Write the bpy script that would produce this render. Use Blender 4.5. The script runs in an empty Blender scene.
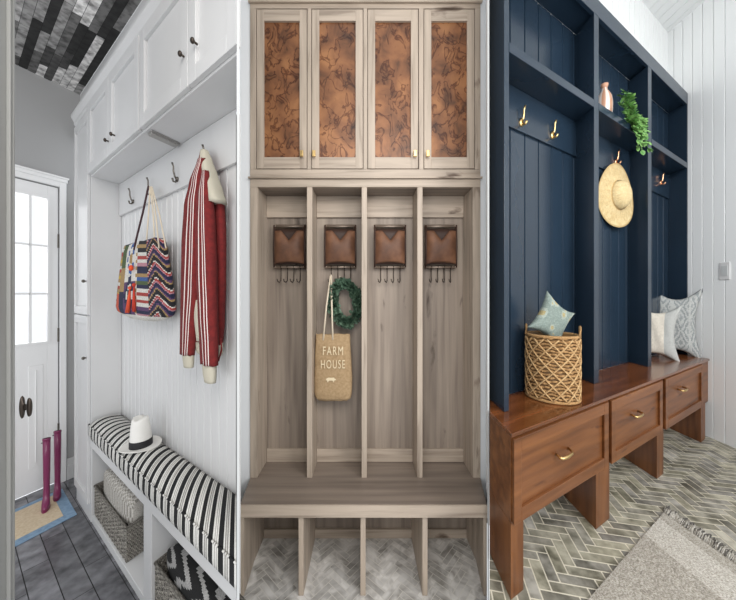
import bpy, bmesh, math, random
from mathutils import Vector, Matrix
random.seed(7)
PI = math.pi
scene = bpy.context.scene
COL = scene.collection

# ------------------------------------------------------------------ camera, light, exposure
F, CX, HY, EYE = 300.0, 365.0, 294.0, 1.25          # focal length and principal point (px), eye height (m)
cam = bpy.data.cameras.new('camera'); cam_ob = bpy.data.objects.new('camera', cam); COL.objects.link(cam_ob)
cam.sensor_fit = 'HORIZONTAL'; cam.sensor_width = 36.0; cam.lens = F / 736 * 36.0
cam.shift_x = (368 - CX) / 736; cam.shift_y = -(300 - HY) / 736
cam.clip_start = 0.02
cam_ob.location = (0, 0, EYE); cam_ob.rotation_euler = (PI / 2, 0, 0)
scene.camera = cam_ob
scene.view_settings.view_transform = 'Standard'; scene.view_settings.look = 'None'
scene.view_settings.gamma = 1.0; scene.view_settings.use_curve_mapping = False
scene.view_settings.exposure = 0.70
w = bpy.data.worlds.new('world'); scene.world = w; w.use_nodes = True
w.node_tree.nodes['Background'].inputs[0].default_value = (0.93, 0.96, 1.0, 1)
w.node_tree.nodes['Background'].inputs[1].default_value = 0.72

def area(name, loc, target, size, power, col=(1, 1, 1), size_y=None, spread=180):
    l = bpy.data.lights.new(name, 'AREA'); l.energy = power; l.color = col
    l.spread = math.radians(spread); l.shape = 'RECTANGLE'; l.size = size; l.size_y = size_y or size
    o = bpy.data.objects.new(name, l); COL.objects.link(o); o.location = loc
    o.rotation_euler = (Vector(target) - Vector(loc)).to_track_quat('-Z', 'Y').to_euler()
    return o
area('window_light_striped_room', (-2.9, 2.55, 1.6), (-1.0, 1.2, 0.7), 0.7, 6, (1, 1, 1), 1.1)
area('fill_light_striped_room', (-0.75, -0.7, 0.95), (-1.35, 1.6, 1.1), 0.9, 6.2)  # added low fill for the door, boards and cabinet undersides; no lamp there
area('fill_light_locker_room', (0.15, -0.5, 2.3), (0.0, 1.4, 0.9), 0.9, 14, (1.0, 0.95, 0.89))  # added fill behind the camera, not a ceiling fixture
area('window_light_blue_room', (2.0, -0.9, 2.2), (1.7, 1.7, 0.7), 1.2, 30, (1.0, 0.98, 0.95))
area('wall_fill_blue_room', (1.0, -0.5, 2.7), (2.5, 1.5, 2.0), 0.8, 7.5, (1, 1, 1), None, 80)  # narrow fill added to brighten the white end wall; the room has no skylight

# ------------------------------------------------------------------ helpers
def srgb(h):
    h = h.lstrip('#'); out = []
    for i in (0, 2, 4):
        c = int(h[i:i + 2], 16) / 255
        out.append(c / 12.92 if c <= 0.04045 else ((c + 0.055) / 1.055) ** 2.4)
    return (out[0], out[1], out[2], 1.0)

def material(name, col=None, rough=0.5, metal=0.0, col2=None, scale=(8, 8, 8), rotz=0.0, detail=4.0, lo=0.35, hi=0.65,
             bump=0.0, bscale=None, vc=False, col3=None, distort=0.0, coat=0.0, vein=None):
    m = bpy.data.materials.new(name); m.use_nodes = True
    nt = m.node_tree; N = nt.nodes; L = nt.links; b = N['Principled BSDF']
    b.inputs['Roughness'].default_value = rough; b.inputs['Metallic'].default_value = metal
    if coat: b.inputs['Coat Weight'].default_value = coat; b.inputs['Coat Roughness'].default_value = 0.15
    tc = N.new('ShaderNodeTexCoord')
    def noise(sc, det, dist=0.0):
        mp = N.new('ShaderNodeMapping'); mp.vector_type = 'POINT'
        mp2 = N.new('ShaderNodeMapping'); mp2.inputs['Scale'].default_value = sc
        mp.inputs['Rotation'].default_value = (0, 0, -rotz)
        L.new(tc.outputs['Object'], mp.inputs['Vector']); L.new(mp.outputs[0], mp2.inputs['Vector'])
        n = N.new('ShaderNodeTexNoise'); n.inputs['Scale'].default_value = 1.0
        n.inputs['Detail'].default_value = det; n.inputs['Distortion'].default_value = dist
        L.new(mp2.outputs[0], n.inputs['Vector']); return n
    if col2:
        n = noise(scale, detail, distort)
        r = N.new('ShaderNodeValToRGB'); r.color_ramp.elements[0].position = lo; r.color_ramp.elements[1].position = hi
        L.new(n.outputs['Fac'], r.inputs['Fac'])
        if vc:
            r.color_ramp.elements[0].color = srgb(col2); r.color_ramp.elements[1].color = (1, 1, 1, 1)
            a = N.new('ShaderNodeAttribute'); a.attribute_name = 'col'
            mx = N.new('ShaderNodeMix'); mx.data_type = 'RGBA'; mx.blend_type = 'MULTIPLY'; mx.inputs['Factor'].default_value = 1
            L.new(a.outputs['Color'], mx.inputs['A']); L.new(r.outputs['Color'], mx.inputs['B'])
            L.new(mx.outputs['Result'], b.inputs['Base Color'])
        else:
            r.color_ramp.elements[0].color = srgb(col2); r.color_ramp.elements[1].color = srgb(col)
            if col3:
                e = r.color_ramp.elements.new((lo + hi) / 2); e.color = srgb(col3)
            L.new(r.outputs['Color'], b.inputs['Base Color'])
            if vein:
                vs, vlo, vhi, vcolr, vd = vein
                n2 = noise(vs, 8, vd); r2 = N.new('ShaderNodeValToRGB')
                e0, e1 = r2.color_ramp.elements; e0.position = vlo; e1.position = vhi; e0.color = (1, 1, 1, 1); e1.color = srgb(vcolr)
                e2 = r2.color_ramp.elements.new(min(1, vhi + (vhi - vlo) * 1.6)); e2.color = (1, 1, 1, 1) if vd > 1 else srgb(vcolr)
                mx = N.new('ShaderNodeMix'); mx.data_type = 'RGBA'; mx.blend_type = 'MULTIPLY'; mx.inputs['Factor'].default_value = 1
                L.new(n2.outputs['Fac'], r2.inputs['Fac']); L.new(r.outputs['Color'], mx.inputs['A']); L.new(r2.outputs['Color'], mx.inputs['B'])
                L.new(mx.outputs['Result'], b.inputs['Base Color'])
    elif vc:
        a = N.new('ShaderNodeAttribute'); a.attribute_name = 'col'; L.new(a.outputs['Color'], b.inputs['Base Color'])
    else:
        b.inputs['Base Color'].default_value = srgb(col)
    if bump:
        n = noise(bscale or scale, 3.0)
        bp = N.new('ShaderNodeBump'); bp.inputs['Strength'].default_value = bump; bp.inputs['Distance'].default_value = 0.004
        L.new(n.outputs['Fac'], bp.inputs['Height']); L.new(bp.outputs['Normal'], b.inputs['Normal'])
    return m

def glass(name):
    m = bpy.data.materials.new(name); m.use_nodes = True
    N = m.node_tree.nodes; L = m.node_tree.links; out = N['Material Output']; N.remove(N['Principled BSDF'])
    t = N.new('ShaderNodeBsdfTransparent'); g = N.new('ShaderNodeBsdfGlossy'); g.inputs['Roughness'].default_value = 0.05
    mx = N.new('ShaderNodeMixShader'); mx.inputs[0].default_value = 0.06
    L.new(t.outputs[0], mx.inputs[1]); L.new(g.outputs[0], mx.inputs[2]); L.new(mx.outputs[0], out.inputs['Surface'])
    return m

def ident(p): return Vector(p)

class MB:
    """collects shapes; build() links them as one mesh object"""
    def __init__(s, tf=ident):
        s.tf = tf; s.v = []; s.f = []; s.mi = []; s.c = []
    def vert(s, p):
        s.v.append(s.tf(p)); return len(s.v) - 1
    def face(s, idx, mi=0, c=None):
        s.f.append(idx); s.mi.append(mi); s.c.append(c)
    def poly(s, pts, mi=0, c=None):
        s.face([s.vert(p) for p in pts], mi, c)
    def box(s, x0, x1, y0, y1, z0, z1, mi=0, c=None):
        s.prism([(x0, y0), (x1, y0), (x1, y1), (x0, y1)], z0, z1, mi, c)
    def prism(s, poly, z0, z1, mi=0, c=None):
        n = len(poly)
        a = [s.vert((p[0], p[1], z0)) for p in poly]; b = [s.vert((p[0], p[1], z1)) for p in poly]
        s.face(a[::-1], mi, c); s.face(b, mi, c)
        for i in range(n):
            j = (i + 1) % n; s.face([a[i], a[j], b[j], b[i]], mi, c)
    def loft(s, rings, mi=0, caps=True, closed=True, cf=None, mf=None):
        R = [[s.vert(p) for p in r] for r in rings]; n = len(R[0])
        for i in range(len(R) - 1):
            for j in range(n if closed else n - 1):
                k = (j + 1) % n
                s.face([R[i][j], R[i][k], R[i + 1][k], R[i + 1][j]], mf(i, j) if mf else mi, cf(i, j) if cf else None)
        if caps:
            s.face(R[0][::-1], mf(0, 0) if mf else mi, cf(0, 0) if cf else None)
            s.face(R[-1], mf(len(R) - 2, 0) if mf else mi, cf(len(R) - 2, 0) if cf else None)
    def lathe(s, prof, n=32, c=(0, 0, 0), mi=0, sx=1.0, sy=1.0, cf=None, caps=True, mf=None):
        s.loft([[(c[0] + r * sx * math.cos(2 * PI * k / n), c[1] + r * sy * math.sin(2 * PI * k / n), c[2] + z) for k in range(n)]
                for r, z in prof], mi, caps, True, cf, mf)
    def tube(s, pts, r, n=8, mi=0, c=None, cf=None):
        pts = [Vector(p) for p in pts]; rings = []
        up = Vector((0.123, 0.31, 0.94))
        for i, p in enumerate(pts):
            t = (pts[min(i + 1, len(pts) - 1)] - pts[max(i - 1, 0)])
            if t.length < 1e-9: t = Vector((0, 0, 1))
            t.normalize(); a = t.cross(up)
            if a.length < 0.05: a = t.cross(Vector((1, 0, 0)))
            a.normalize(); b = t.cross(a); rr = r[i] if isinstance(r, (list, tuple)) else r
            rings.append([p + (a * math.cos(2 * PI * k / n) + b * math.sin(2 * PI * k / n)) * rr for k in range(n)])
        s.loft(rings, mi, True, True, cf or ((lambda i, j: c) if c else None))
    def grid(s, fn, nu, nv, mi=0, cf=None):
        G = [[s.vert(fn(i / nu, j / nv)) for j in range(nv + 1)] for i in range(nu + 1)]
        for i in range(nu):
            for j in range(nv):
                s.face([G[i][j], G[i + 1][j], G[i + 1][j + 1], G[i][j + 1]], mi, cf((i + .5) / nu, (j + .5) / nv) if cf else None)
    def ball(s, c, r, n=10, mi=0, sx=1, sy=1, sz=1, col=None):
        prof = [(max(1e-4, r * math.sin(PI * i / n)), -r * sz * math.cos(PI * i / n)) for i in range(n + 1)]
        s.lathe(prof, n * 2, c, mi, sx, sy, (lambda i, j: col) if col else None)
    def build(s, name, mats, parent=None, base=None, smooth=False, bevel=0.0, segs=2, solid=0.0, sub=0, merge=False):
        if not isinstance(mats, (list, tuple)): mats = [mats]
        if parent is not None: b0 = BASE[parent.name]
        elif base is not None: b0 = Vector(base)
        else:
            mn = [min(p[i] for p in s.v) for i in range(3)]; mxv = [max(p[i] for p in s.v) for i in range(3)]
            b0 = Vector(((mn[0] + mxv[0]) / 2, (mn[1] + mxv[1]) / 2, mn[2]))
        me = bpy.data.meshes.new(name); me.from_pydata([p - b0 for p in s.v], [], s.f)
        for m in mats: me.materials.append(m)
        for i, p in enumerate(me.polygons):
            p.material_index = s.mi[i]; p.use_smooth = smooth
        if any(c is not None for c in s.c):
            a = me.color_attributes.new('col', 'FLOAT_COLOR', 'CORNER')
            for p, c in zip(me.polygons, s.c):
                cc = c or (0.8, 0.8, 0.8, 1)
                for li in p.loop_indices: a.data[li].color = cc
        bm = bmesh.new(); bm.from_mesh(me)
        if merge: bmesh.ops.remove_doubles(bm, verts=bm.verts, dist=1e-5)
        bmesh.ops.recalc_face_normals(bm, faces=bm.faces)
        bm.to_mesh(me); bm.free()
        o = bpy.data.objects.new(name, me); COL.objects.link(o)
        if parent is not None: o.parent = parent
        else: o.location = b0
        BASE[o.name] = b0
        if sub:
            md = o.modifiers.new('sub', 'SUBSURF'); md.levels = sub; md.render_levels = sub
        if solid:
            md = o.modifiers.new('solid', 'SOLIDIFY'); md.thickness = solid; md.offset = 0
        if bevel:
            md = o.modifiers.new('bevel', 'BEVEL'); md.width = bevel; md.segments = segs; md.limit_method = 'ANGLE'
            md.angle_limit = math.radians(40)
        return o
BASE = {}

def thing(name, label, cat, base, group=None):
    o = bpy.data.objects.new(name, None); COL.objects.link(o); o.location = base; o.empty_display_size = 0.05
    o['label'] = label; o['category'] = cat
    if group: o['group'] = group
    BASE[o.name] = Vector(base); return o
def tag(o, label, cat, group=None, kind=None):
    o['label'] = label; o['category'] = cat
    if group: o['group'] = group
    if kind: o['kind'] = kind
    return o
def structure(o, label=None):
    o['kind'] = 'structure'
    if label: o['label'] = label
    return o
def dup(root, delta, label, group=None, rot=None):
    c = root.copy(); COL.objects.link(c); c.location = root.location + Vector(delta); c['label'] = label
    if group: c['group'] = group
    BASE[c.name] = BASE[root.name] + Vector(delta)
    if rot is not None: c.rotation_euler = rot
    for ch in root.children:
        d = ch.copy(); COL.objects.link(d); d.parent = c
        for g in ch.children:
            e = g.copy(); COL.objects.link(e); e.parent = d
    return c

class Room:
    """plan axes of one room: u along the joinery wall, v into the wall, w height above the room's floor"""
    def __init__(s, vp1, vp2, H, fX, fY, X0):
        s.d1 = Vector((vp1 - CX, F)).normalized(); s.d2 = Vector((vp2 - CX, F)).normalized()
        s.n = Vector((-s.d1.y, s.d1.x))
        if s.n.y < 0: s.n = -s.n
        s.H = H; s.z0 = EYE - H; s.nd = s.n.dot(s.d2)
        dep = H * F / (fY - HY); s.p0 = s.n.dot(Vector(((fX - CX) / F * dep, dep)))
        r = s.ray(X0); s.O = r * (s.p0 / s.n.dot(r)); s.ang = math.atan2(s.d1.y, s.d1.x)
    def ray(s, X): return Vector(((X - CX) / F, 1.0))
    def P(s, p):
        q = s.O + s.d1 * p[0] + s.d2 * p[1]; return Vector((q.x, q.y, s.z0 + p[2]))
    def depth(s, X, v): return (s.p0 + v * s.nd) / s.n.dot(s.ray(X))
    def uv(s, q):
        d = q - s.O; v = d.dot(s.n) / s.nd; return ((d - s.d2 * v).dot(s.d1), v)
    def u(s, X, v): return s.uv(s.ray(X) * s.depth(X, v))[0]
    def w(s, X, Y, v): return s.H + (HY - Y) / F * s.depth(X, v)
    def at(s, X, Y, w=0.0):
        return s.uv(s.ray(X) * ((s.H - w) * F / (Y - HY)))
    def vu(s, X, u):                       # v of column X on the cross wall at u
        r = s.ray(X); o = s.O + s.d1 * u
        # o + d2 v = r t
        det = s.d2.x * (-r.y) + s.d2.y * r.x
        return ((-o.x) * (-r.y) - (-r.x) * (-o.y)) / det if False else (o.x * r.y - o.y * r.x) / (s.d2.y * r.x - s.d2.x * r.y)
    def wu(s, X, Y, u):                    # height at column X, row Y on the cross wall at u
        v = s.vu(X, u); q = s.O + s.d1 * u + s.d2 * v
        return s.H + (HY - Y) / F * q.y
    def frame(s, u, v, w, yaw=0.0, tilt=None):
        o = s.P((u, v, w)); M = Matrix.Translation(o) @ Matrix.Rotation(s.ang + yaw, 4, 'Z')
        if tilt is not None: M = M @ tilt
        return lambda p: M @ Vector(p)

def clip(poly, region):
    """clip a polygon by a convex counter-clockwise region"""
    out = list(poly); n = len(region)
    for i in range(n):
        a = region[i]; b = region[(i + 1) % n]; inp = out; out = []
        if not inp: return []
        side = lambda p: (b[0] - a[0]) * (p[1] - a[1]) - (b[1] - a[1]) * (p[0] - a[0])
        for k in range(len(inp)):
            p = inp[k]; q = inp[(k + 1) % len(inp)]; sp, sq = side(p), side(q)
            if sp >= 0: out.append(p)
            if (sp >= 0) != (sq >= 0):
                t = sp / (sp - sq); out.append((p[0] + (q[0] - p[0]) * t, p[1] + (q[1] - p[1]) * t))
    return out
def ccw(poly):
    a = sum(poly[i][0] * poly[(i + 1) % len(poly)][1] - poly[(i + 1) % len(poly)][0] * poly[i][1] for i in range(len(poly)))
    return poly if a > 0 else poly[::-1]
def mix(a, b, t): return tuple(a[i] + (b[i] - a[i]) * t for i in range(3)) + (1.0,)
def shade(c, k): return (min(1, c[0] * k), min(1, c[1] * k), min(1, c[2] * k), 1.0)

def herringbone(mb, region, z, ang, L, W, gap, colf, org=(0, 0)):
    region = ccw(region); ca, sa = math.cos(ang), math.sin(ang)
    xs = [(p[0] - org[0]) * ca + (p[1] - org[1]) * sa for p in region]; ys = [-(p[0] - org[0]) * sa + (p[1] - org[1]) * ca for p in region]
    x0, x1, y0, y1 = min(xs) - L, max(xs) + L, min(ys) - L, max(ys) + L
    R = int((max(x1 - x0, y1 - y0)) / W) + 40; g = gap / 2
    for i in range(-R, R):
        for j in range(-R, R):
            ox, oy = i * W + j * L, i * W - j * L
            if ox < x0 - 2 * L or ox > x1 + L or oy < y0 - 2 * L or oy > y1 + 2 * L: continue
            for (a, b, c, d) in ((ox, oy, ox + L, oy + W), (ox + L, oy + W - L, ox + L + W, oy + W)):
                if c < x0 or a > x1 or d < y0 or b > y1: continue
                q = [(a + g, b + g), (c - g, b + g), (c - g, d - g), (a + g, d - g)]
                q = [(org[0] + x * ca - y * sa, org[1] + x * sa + y * ca) for x, y in q]
                q = clip(q, region)
                if len(q) < 3: continue
                mb.poly([(p[0], p[1], z) for p in q], 1, colf())

def planks(mb, region, z, ang, W, L, gap, colf, mi=1):
    region = ccw(region); ca, sa = math.cos(ang), math.sin(ang)
    xs = [p[0] * ca + p[1] * sa for p in region]; ys = [-p[0] * sa + p[1] * ca for p in region]
    y = min(ys); g = gap / 2
    while y < max(ys):
        x = min(xs) - random.random() * L[1]
        while x < max(xs):
            l = random.uniform(*L)
            q = [(x + g, y + g), (x + l - g, y + g), (x + l - g, y + W - g), (x + g, y + W - g)]
            q = clip([(a * ca - b * sa, a * sa + b * ca) for a, b in q], region)
            if len(q) >= 3: mb.poly([(p[0], p[1], z) for p in q], mi, colf())
            x += l
        y += W

def boards(mb, u0, u1, vf, vb, w0, w1, pitch, gw=0.004, gd=0.006, mi=0):
    """vertical boards with V grooves as one profile: u along, front face at vf, back at vb"""
    s = 1 if vb > vf else -1
    prof = [(u0, vf)]; u = u0 + pitch
    while u < u1 - pitch * 0.3:
        prof += [(u - gw, vf), (u, vf + s * gd), (u + gw, vf)]; u += pitch
    prof.append((u1, vf))
    n = len(prof)
    a = [mb.vert((p[0], p[1], w0)) for p in prof]; b = [mb.vert((p[0], p[1], w1)) for p in prof]
    for i in range(n - 1): mb.face([a[i], a[i + 1], b[i + 1], b[i]], mi)
    mb.box(u0, u1, vf + s * (gd + 0.001), vb, w0, w1, mi)

def shaker(mb, u0, u1, vf, w0, w1, t=0.018, rail=0.04, stile=None, rec=0.011, s=1, inner=None):
    """frame-and-panel door: front at vf, thickness t toward +s*v"""
    stile = stile or rail
    mb.box(u0, u0 + stile, vf, vf + s * t, w0, w1); mb.box(u1 - stile, u1, vf, vf + s * t, w0, w1)
    mb.box(u0 + stile, u1 - stile, vf, vf + s * t, w0, w0 + rail); mb.box(u0 + stile, u1 - stile, vf, vf + s * t, w1 - rail, w1)
    (inner or mb).box(u0 + stile - 0.001, u1 - stile + 0.001, vf + s * rec, vf + s * (t - 0.001), w0 + rail - 0.001, w1 - rail + 0.001)

# ------------------------------------------------------------------ materials
white = material('white paint', '#cfcfcf', 0.4, col2='#cacaca', scale=(3, 3, 3))
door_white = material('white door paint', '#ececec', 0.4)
leaf_shaded = material('shaded leaf white', '#9c9c99', 0.35)  # white door leaf; its shade is put into this grey
part_paint = material('partition paint', '#a6a8a8', 0.7)
white_wall = material('white wall paint', '#e4e6e8', 0.6)
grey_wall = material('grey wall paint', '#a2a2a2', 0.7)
board_white = material('white tongue and groove', '#d4d4d4', 0.45)
ship_white = material('white shiplap', '#e2e4e4', 0.5)
plank_mix = material('weathered ceiling planks', rough=0.7, vc=True, col2='#808080', scale=(25, 25, 25), detail=6, lo=0.3, hi=0.6)
dark_gap = material('dark gap', '#141414', 0.8)
slate = material('dark slate planks', rough=0.2, vc=True, col2='#8a8a8a', scale=(14, 14, 14), detail=6, lo=0.3, hi=0.7)
nickel = material('dark nickel', '#6d6862', 0.3, 0.9)
dark_metal = material('dark bronze', '#4a423c', 0.35, 0.85)
brass = material('brass', '#dcbd83', 0.28, 1.0)
copper_m = material('copper hook', '#d9a27e', 0.25, 1.0)
vcol = material('coloured cloth', rough=0.9, vc=True, col2='#d0d0d0', scale=(260, 260, 260), detail=2, bump=0.3, bscale=(300, 300, 300))
ticking = material('striped ticking', rough=0.9, vc=True, col2='#eeeeee', scale=(200, 200, 200), detail=2, bump=0.1, bscale=(400, 400, 400))
vcol_s = material('coloured surface', rough=0.6, vc=True)
straw_white = material('white paper straw', '#e6e4df', 0.8, bump=0.5, bscale=(260, 260, 260))
black_band = material('black ribbon', '#17171a', 0.6)
cream_knit = material('cream knit', '#bfb9a8', 0.95, bump=0.5, bscale=(300, 300, 300))
red_knit = material('red knit', '#76201f', 0.95, col2='#63191a', scale=(60, 60, 60), bump=0.4, bscale=(300, 300, 300))
stripe_white = material('white knit stripe', '#e6d9d4', 0.95)
rubber = material('plum rubber', '#7a2853', 0.28, coat=0.3)
rubber_dark = material('boot lining', '#3a1026', 0.7)
mat_tan = material('tan coir', '#dccbb0', 0.95, col2='#cfba9a', scale=(90, 90, 90), bump=0.5, bscale=(200, 200, 200))
mat_blue = material('blue border', '#8ba6bf', 0.9, col2='#7793ae', scale=(60, 60, 60))
taupe_v = material('taupe oak upright', '#9d9082', 0.5, col2='#75695e', col3='#8c7f73', scale=(34, 34, 1.5), detail=7, lo=0.3, hi=0.7, bump=0.08, bscale=(80, 80, 3), distort=.3, vein=((16, 16, 4), .66, .74, '#8d8078', .3))
taupe_h = material('taupe oak level', '#8d8074', 0.4, col2='#6a5f56', col3='#7d7167', scale=(1.6, 30, 30), detail=7, lo=0.3, hi=0.7, bump=0.08, bscale=(3, 80, 80))
oak_v = material('greyed oak upright', '#b5a696', 0.5, col2='#8c7e70', col3='#a89a8b', scale=(42, 42, 2.6), detail=8, lo=0.28, hi=0.62, bump=0.08, bscale=(80, 80, 3), distort=.5, vein=((16, 16, 4), .66, .74, '#8d8078', .3))
oak_h = material('greyed oak level', '#b5a696', 0.5, col2='#8c7e70', col3='#a89a8b', scale=(2.6, 42, 42), detail=8, lo=0.28, hi=0.62, bump=0.08, bscale=(3, 80, 80), distort=.5, vein=((4, 16, 16), .66, .74, '#8d8078', .3))
copper_panel = material('aged copper', '#9c6c46', 0.38, 0.2, col2='#4f3425', col3='#835739', scale=(12, 12, 9), detail=13, lo=0.3, hi=0.7, distort=0.5, bump=0.3, bscale=(24, 24, 18), vein=((17, 17, 11), .50, .535, '#9a7f70', 1.2))
leather = material('brown leather', '#7d573f', 0.62, col2='#573a2a', col3='#6b4833', scale=(14, 14, 14), detail=5, bump=0.15, bscale=(180, 180, 180))
leather_dark = material('dark leather', '#38241b', 0.6)
bronze_rod = material('aged metal rod', '#9c8d80', 0.4, 0.6)
jute = material('tan canvas', '#ac9270', 0.95, col2='#9a8160', scale=(90, 90, 90), bump=0.4, bscale=(260, 260, 260))
cream = material('cream cord', '#d8cbb6', 0.9)
print_w = material('cream print', '#ddccab', 0.9)
leaf_dark = material('boxwood leaf', '#5c7560', 0.5, col2='#314a3a', scale=(40, 40, 40))
leaf_green = material('vine leaf', '#7da65e', 0.45, col2='#4f8140', scale=(40, 40, 40))
marble = material('pale tile', rough=0.35, vc=True, col2='#aeaca8', scale=(16, 16, 16), detail=8, lo=0.3, hi=0.62, distort=0.8)
grout_pale = material('pale grout', '#d2cfc8', 0.9)
tile_green = material('olive grey tile', rough=0.4, vc=True, col2='#8f8f88', scale=(18, 18, 18), detail=7, lo=0.3, hi=0.65)
grout_cream = material('cream grout', '#dcd6c4', 0.9)

# ================================================================== LAYOUT OF THE THREE BAYS
R1 = Room(-50, 500, 1.25, 110, HY + 1.62 * 160, 237.0)
R3 = Room(880, 372, 1.00, 610, HY + 0.835 * 270, 511.5)
def ray(X, d): return ((X - CX) / F * d, d)

# ---------- partitions between the bays
mb = MB(); mb.prism([ray(236.8, 0.62), ray(236.8, 1.7), ray(239.4, 1.7), ray(239.4, 0.62)], -0.02, 3.1)
structure(mb.build('partition_left', part_paint))
mb = MB(); mb.prism([ray(487.4, 1.17), ray(487.4, 1.7), ray(489.2, 1.7), ray(489.2, 1.17)], -0.02, 3.6)
structure(mb.build('partition_right', part_paint))

# ================================================================== BAY WITH THE STRIPED BENCH
vB = 0.315 * R1.p0 / R1.nd                          # locker back wall
uD = R1.at(45, HY + 0.428 * 455)[0]                 # wall with the glazed door
CEIL = 2.634
def uR(v): return R1.u(236.6, v)                    # where the bay ends at the partition
def plan1(uL, v0, v1): return [(uL, v0), (uL, v1), (uR(v1), v1), (uR(v0), v0)]

fl = [tuple(R1.P((uR(-0.17), -0.17, 0)).xy), tuple(R1.P((uR(vB + .02), vB + .02, 0)).xy), tuple(R1.P((uD + .02, vB + .02, 0)).xy),
      tuple(R1.P((uD + .02, -1.0, 0)).xy), (-2.6, 0.5), ray(236.6, 0.5)]
mb = MB(); mb.prism(ccw(fl), -0.03, -0.002, 0)
def slate_col():
    k = random.uniform(0.17, 0.29); return (k, k, k * 1.08, 1)
planks(mb, fl, 0.0, R1.ang, 0.085, (0.5, 0.9), 0.003, slate_col)
structure(mb.build('floor_left', [dark_gap, slate]))

mb = MB(); vF = 0.08
cl = [tuple(R1.P((uR(-.17), -0.17, 0)).xy), tuple(R1.P((uR(vF), vF, 0)).xy), tuple(R1.P((uD, vF, 0)).xy), tuple(R1.P((uD, -1.0, 0)).xy), (-2.6, 0.5), ray(236.6, 0.5)]
mb.prism(ccw(cl), CEIL + 0.003, CEIL + 0.03, 0)
def ceil_col():
    k = random.choice([0.015, 0.02, 0.03, 0.08, 0.16, 0.22, 0.34, 0.7, 0.85]); k *= random.uniform(0.8, 1.2)
    return (k * 1.02, k, k * 0.98, 1)
planks(mb, cl, CEIL, R1.ang, 0.036, (0.18, 0.45), 0.0015, ceil_col)
structure(mb.build('ceiling_left', [dark_gap, plank_mix]))

# wall with the door: four pieces around the opening
vj0, vj1 = R1.vu(59, uD), R1.vu(-46, uD)            # door jambs (right, left)
zdt = 1.955
mb = MB(R1.P)
mb.box(uD, uD + 0.08, vj0, vB + 0.02, 0, CEIL)
mb.box(uD, uD + 0.08, -1.2, vj1, 0, CEIL)
mb.box(uD, uD + 0.08, vj1, vj0, zdt, CEIL)
structure(mb.build('wall_end', grey_wall))
# locker back wall of grooved boards
mb = MB(R1.P); boards(mb, uR(vB) + 0.003, uD, vB, vB + 0.02, 0.0, 1.896, 0.058, 0.005, 0.009)
structure(mb.build('wall_lockers', board_white))
mb = MB(R1.P); mb.prism(plan1(uD, vF, vF + 0.03), 2.30, CEIL)
structure(mb.build('trim_1', white))
# crown along the top of the cabinets
mb = MB(R1.P)
uTL = R1.u(76, 0)
prof = [(0.02, 2.285), (-0.001, 2.285), (-0.006, 2.292), (-0.006, 2.305), (-0.02, 2.33), (-0.02, 2.345), (0.09, 2.345), (0.09, 2.285)]
for a, b in ((uTL + 0.02, None),):
    r0 = [(uTL + 0.022 * (1 if p[0] < 0.01 else 1), p[0], p[1]) for p in prof]; r1 = [(uR(p[0]), p[0], p[1]) for p in prof]
    mb.loft([r0, r1])
structure(mb.build('trim_2', white))
# baseboard on the end wall
vbase0 = R1.vu(66.5, uD)
mb = MB(R1.P); mb.box(uD - 0.012, uD - 0.0005, vbase0, vB + 0.0, 0, 0.14); mb.box(uD - 0.018, uD - 0.0005, vbase0, vB, 0, 0.10)
structure(mb.build('baseboard_end', white, bevel=0.003))

# door with panes
mb = MB(R1.P); c0 = R1.vu(66, uD); cw = c0 - vj0
mb.box(uD - 0.016, uD - 0.0005, vj0 + 0.002, c0, 0, zdt + cw); mb.box(uD - 0.016, uD - 0.0005, vj1 - cw, vj1 - 0.002, 0, zdt + cw)
mb.box(uD - 0.016, uD - 0.0005, vj1 - 0.002, vj0 + 0.002, zdt + 0.002, zdt + cw)
mb.box(uD - 0.022, uD - 0.0005, vj1 - cw - .01, c0 + .006, zdt + cw, zdt + cw + 0.022); mb.box(uD - 0.03, uD - 0.0005, vj1 - cw - .016, c0 + .012, zdt + cw + 0.022, zdt + cw + 0.034)
structure(mb.build('trim_3', door_white, bevel=0.002))
mb = MB(R1.P)
dv0, dv1 = vj1 + 0.004, vj0 - 0.004; ud0, ud1 = uD + 0.006, uD + 0.042
g1 = R1.vu(47.6, uD); gw_ = g1 - R1.vu(30.5, uD); g0 = g1 - 3 * gw_ if g1 - 3 * gw_ > dv0 + 0.06 else dv0 + 0.08
zg0, zg1 = 0.945, 1.865
mb.box(ud0, ud1, g1, dv1, 0.01, zdt - 0.004); mb.box(ud0, ud1, dv0, g0, 0.01, zdt - 0.004)
mb.box(ud0, ud1, g0, g1, zg1, zdt - 0.004); mb.box(ud0, ud1, g0, g1, 0.01, zg0)
vm = (g0 + g1) / 2
for (a, b) in ((g0 + 0.03, vm - 0.03), (vm + 0.03, g1 - 0.02)):      # raised panels below the glass
    mb.box(ud0 - 0.004, ud0 + 0.001, a, b, 0.16, 0.80); mb.box(ud0 - 0.009, ud0 + 0.001, a + 0.03, b - 0.03, 0.19, 0.77)
door = structure(mb.build('door_1', door_white, bevel=0.002))
mb = MB(R1.P)
for k in (1, 2): mb.box(ud0 - 0.002, ud1, g1 - k * gw_ - 0.006, g1 - k * gw_ + 0.006, zg0, zg1)
for k in (1, 2):
    z = zg0 + (zg1 - zg0) * k / 3; mb.box(ud0 - 0.002, ud1, g0, g1, z - 0.006, z + 0.006)
mb.box(ud0 - 0.007, ud0, g0 - .012, g1 + .012, zg0 - 0.015, zg0); mb.box(ud0 - 0.007, ud0, g0 - .012, g1 + .012, zg1, zg1 + 0.015)
mb.box(ud0 - 0.007, ud0, g1, g1 + .014, zg0, zg1); mb.box(ud0 - 0.007, ud0, g0 - .014, g0, zg0, zg1)
mb.build('window_grille', door_white, door)
mb = MB(R1.P); mb.box(ud0 + 0.016, ud0 + 0.02, g0, g1, zg0, zg1); mb.build('glass_pane', glass('door glass'), door)
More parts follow.
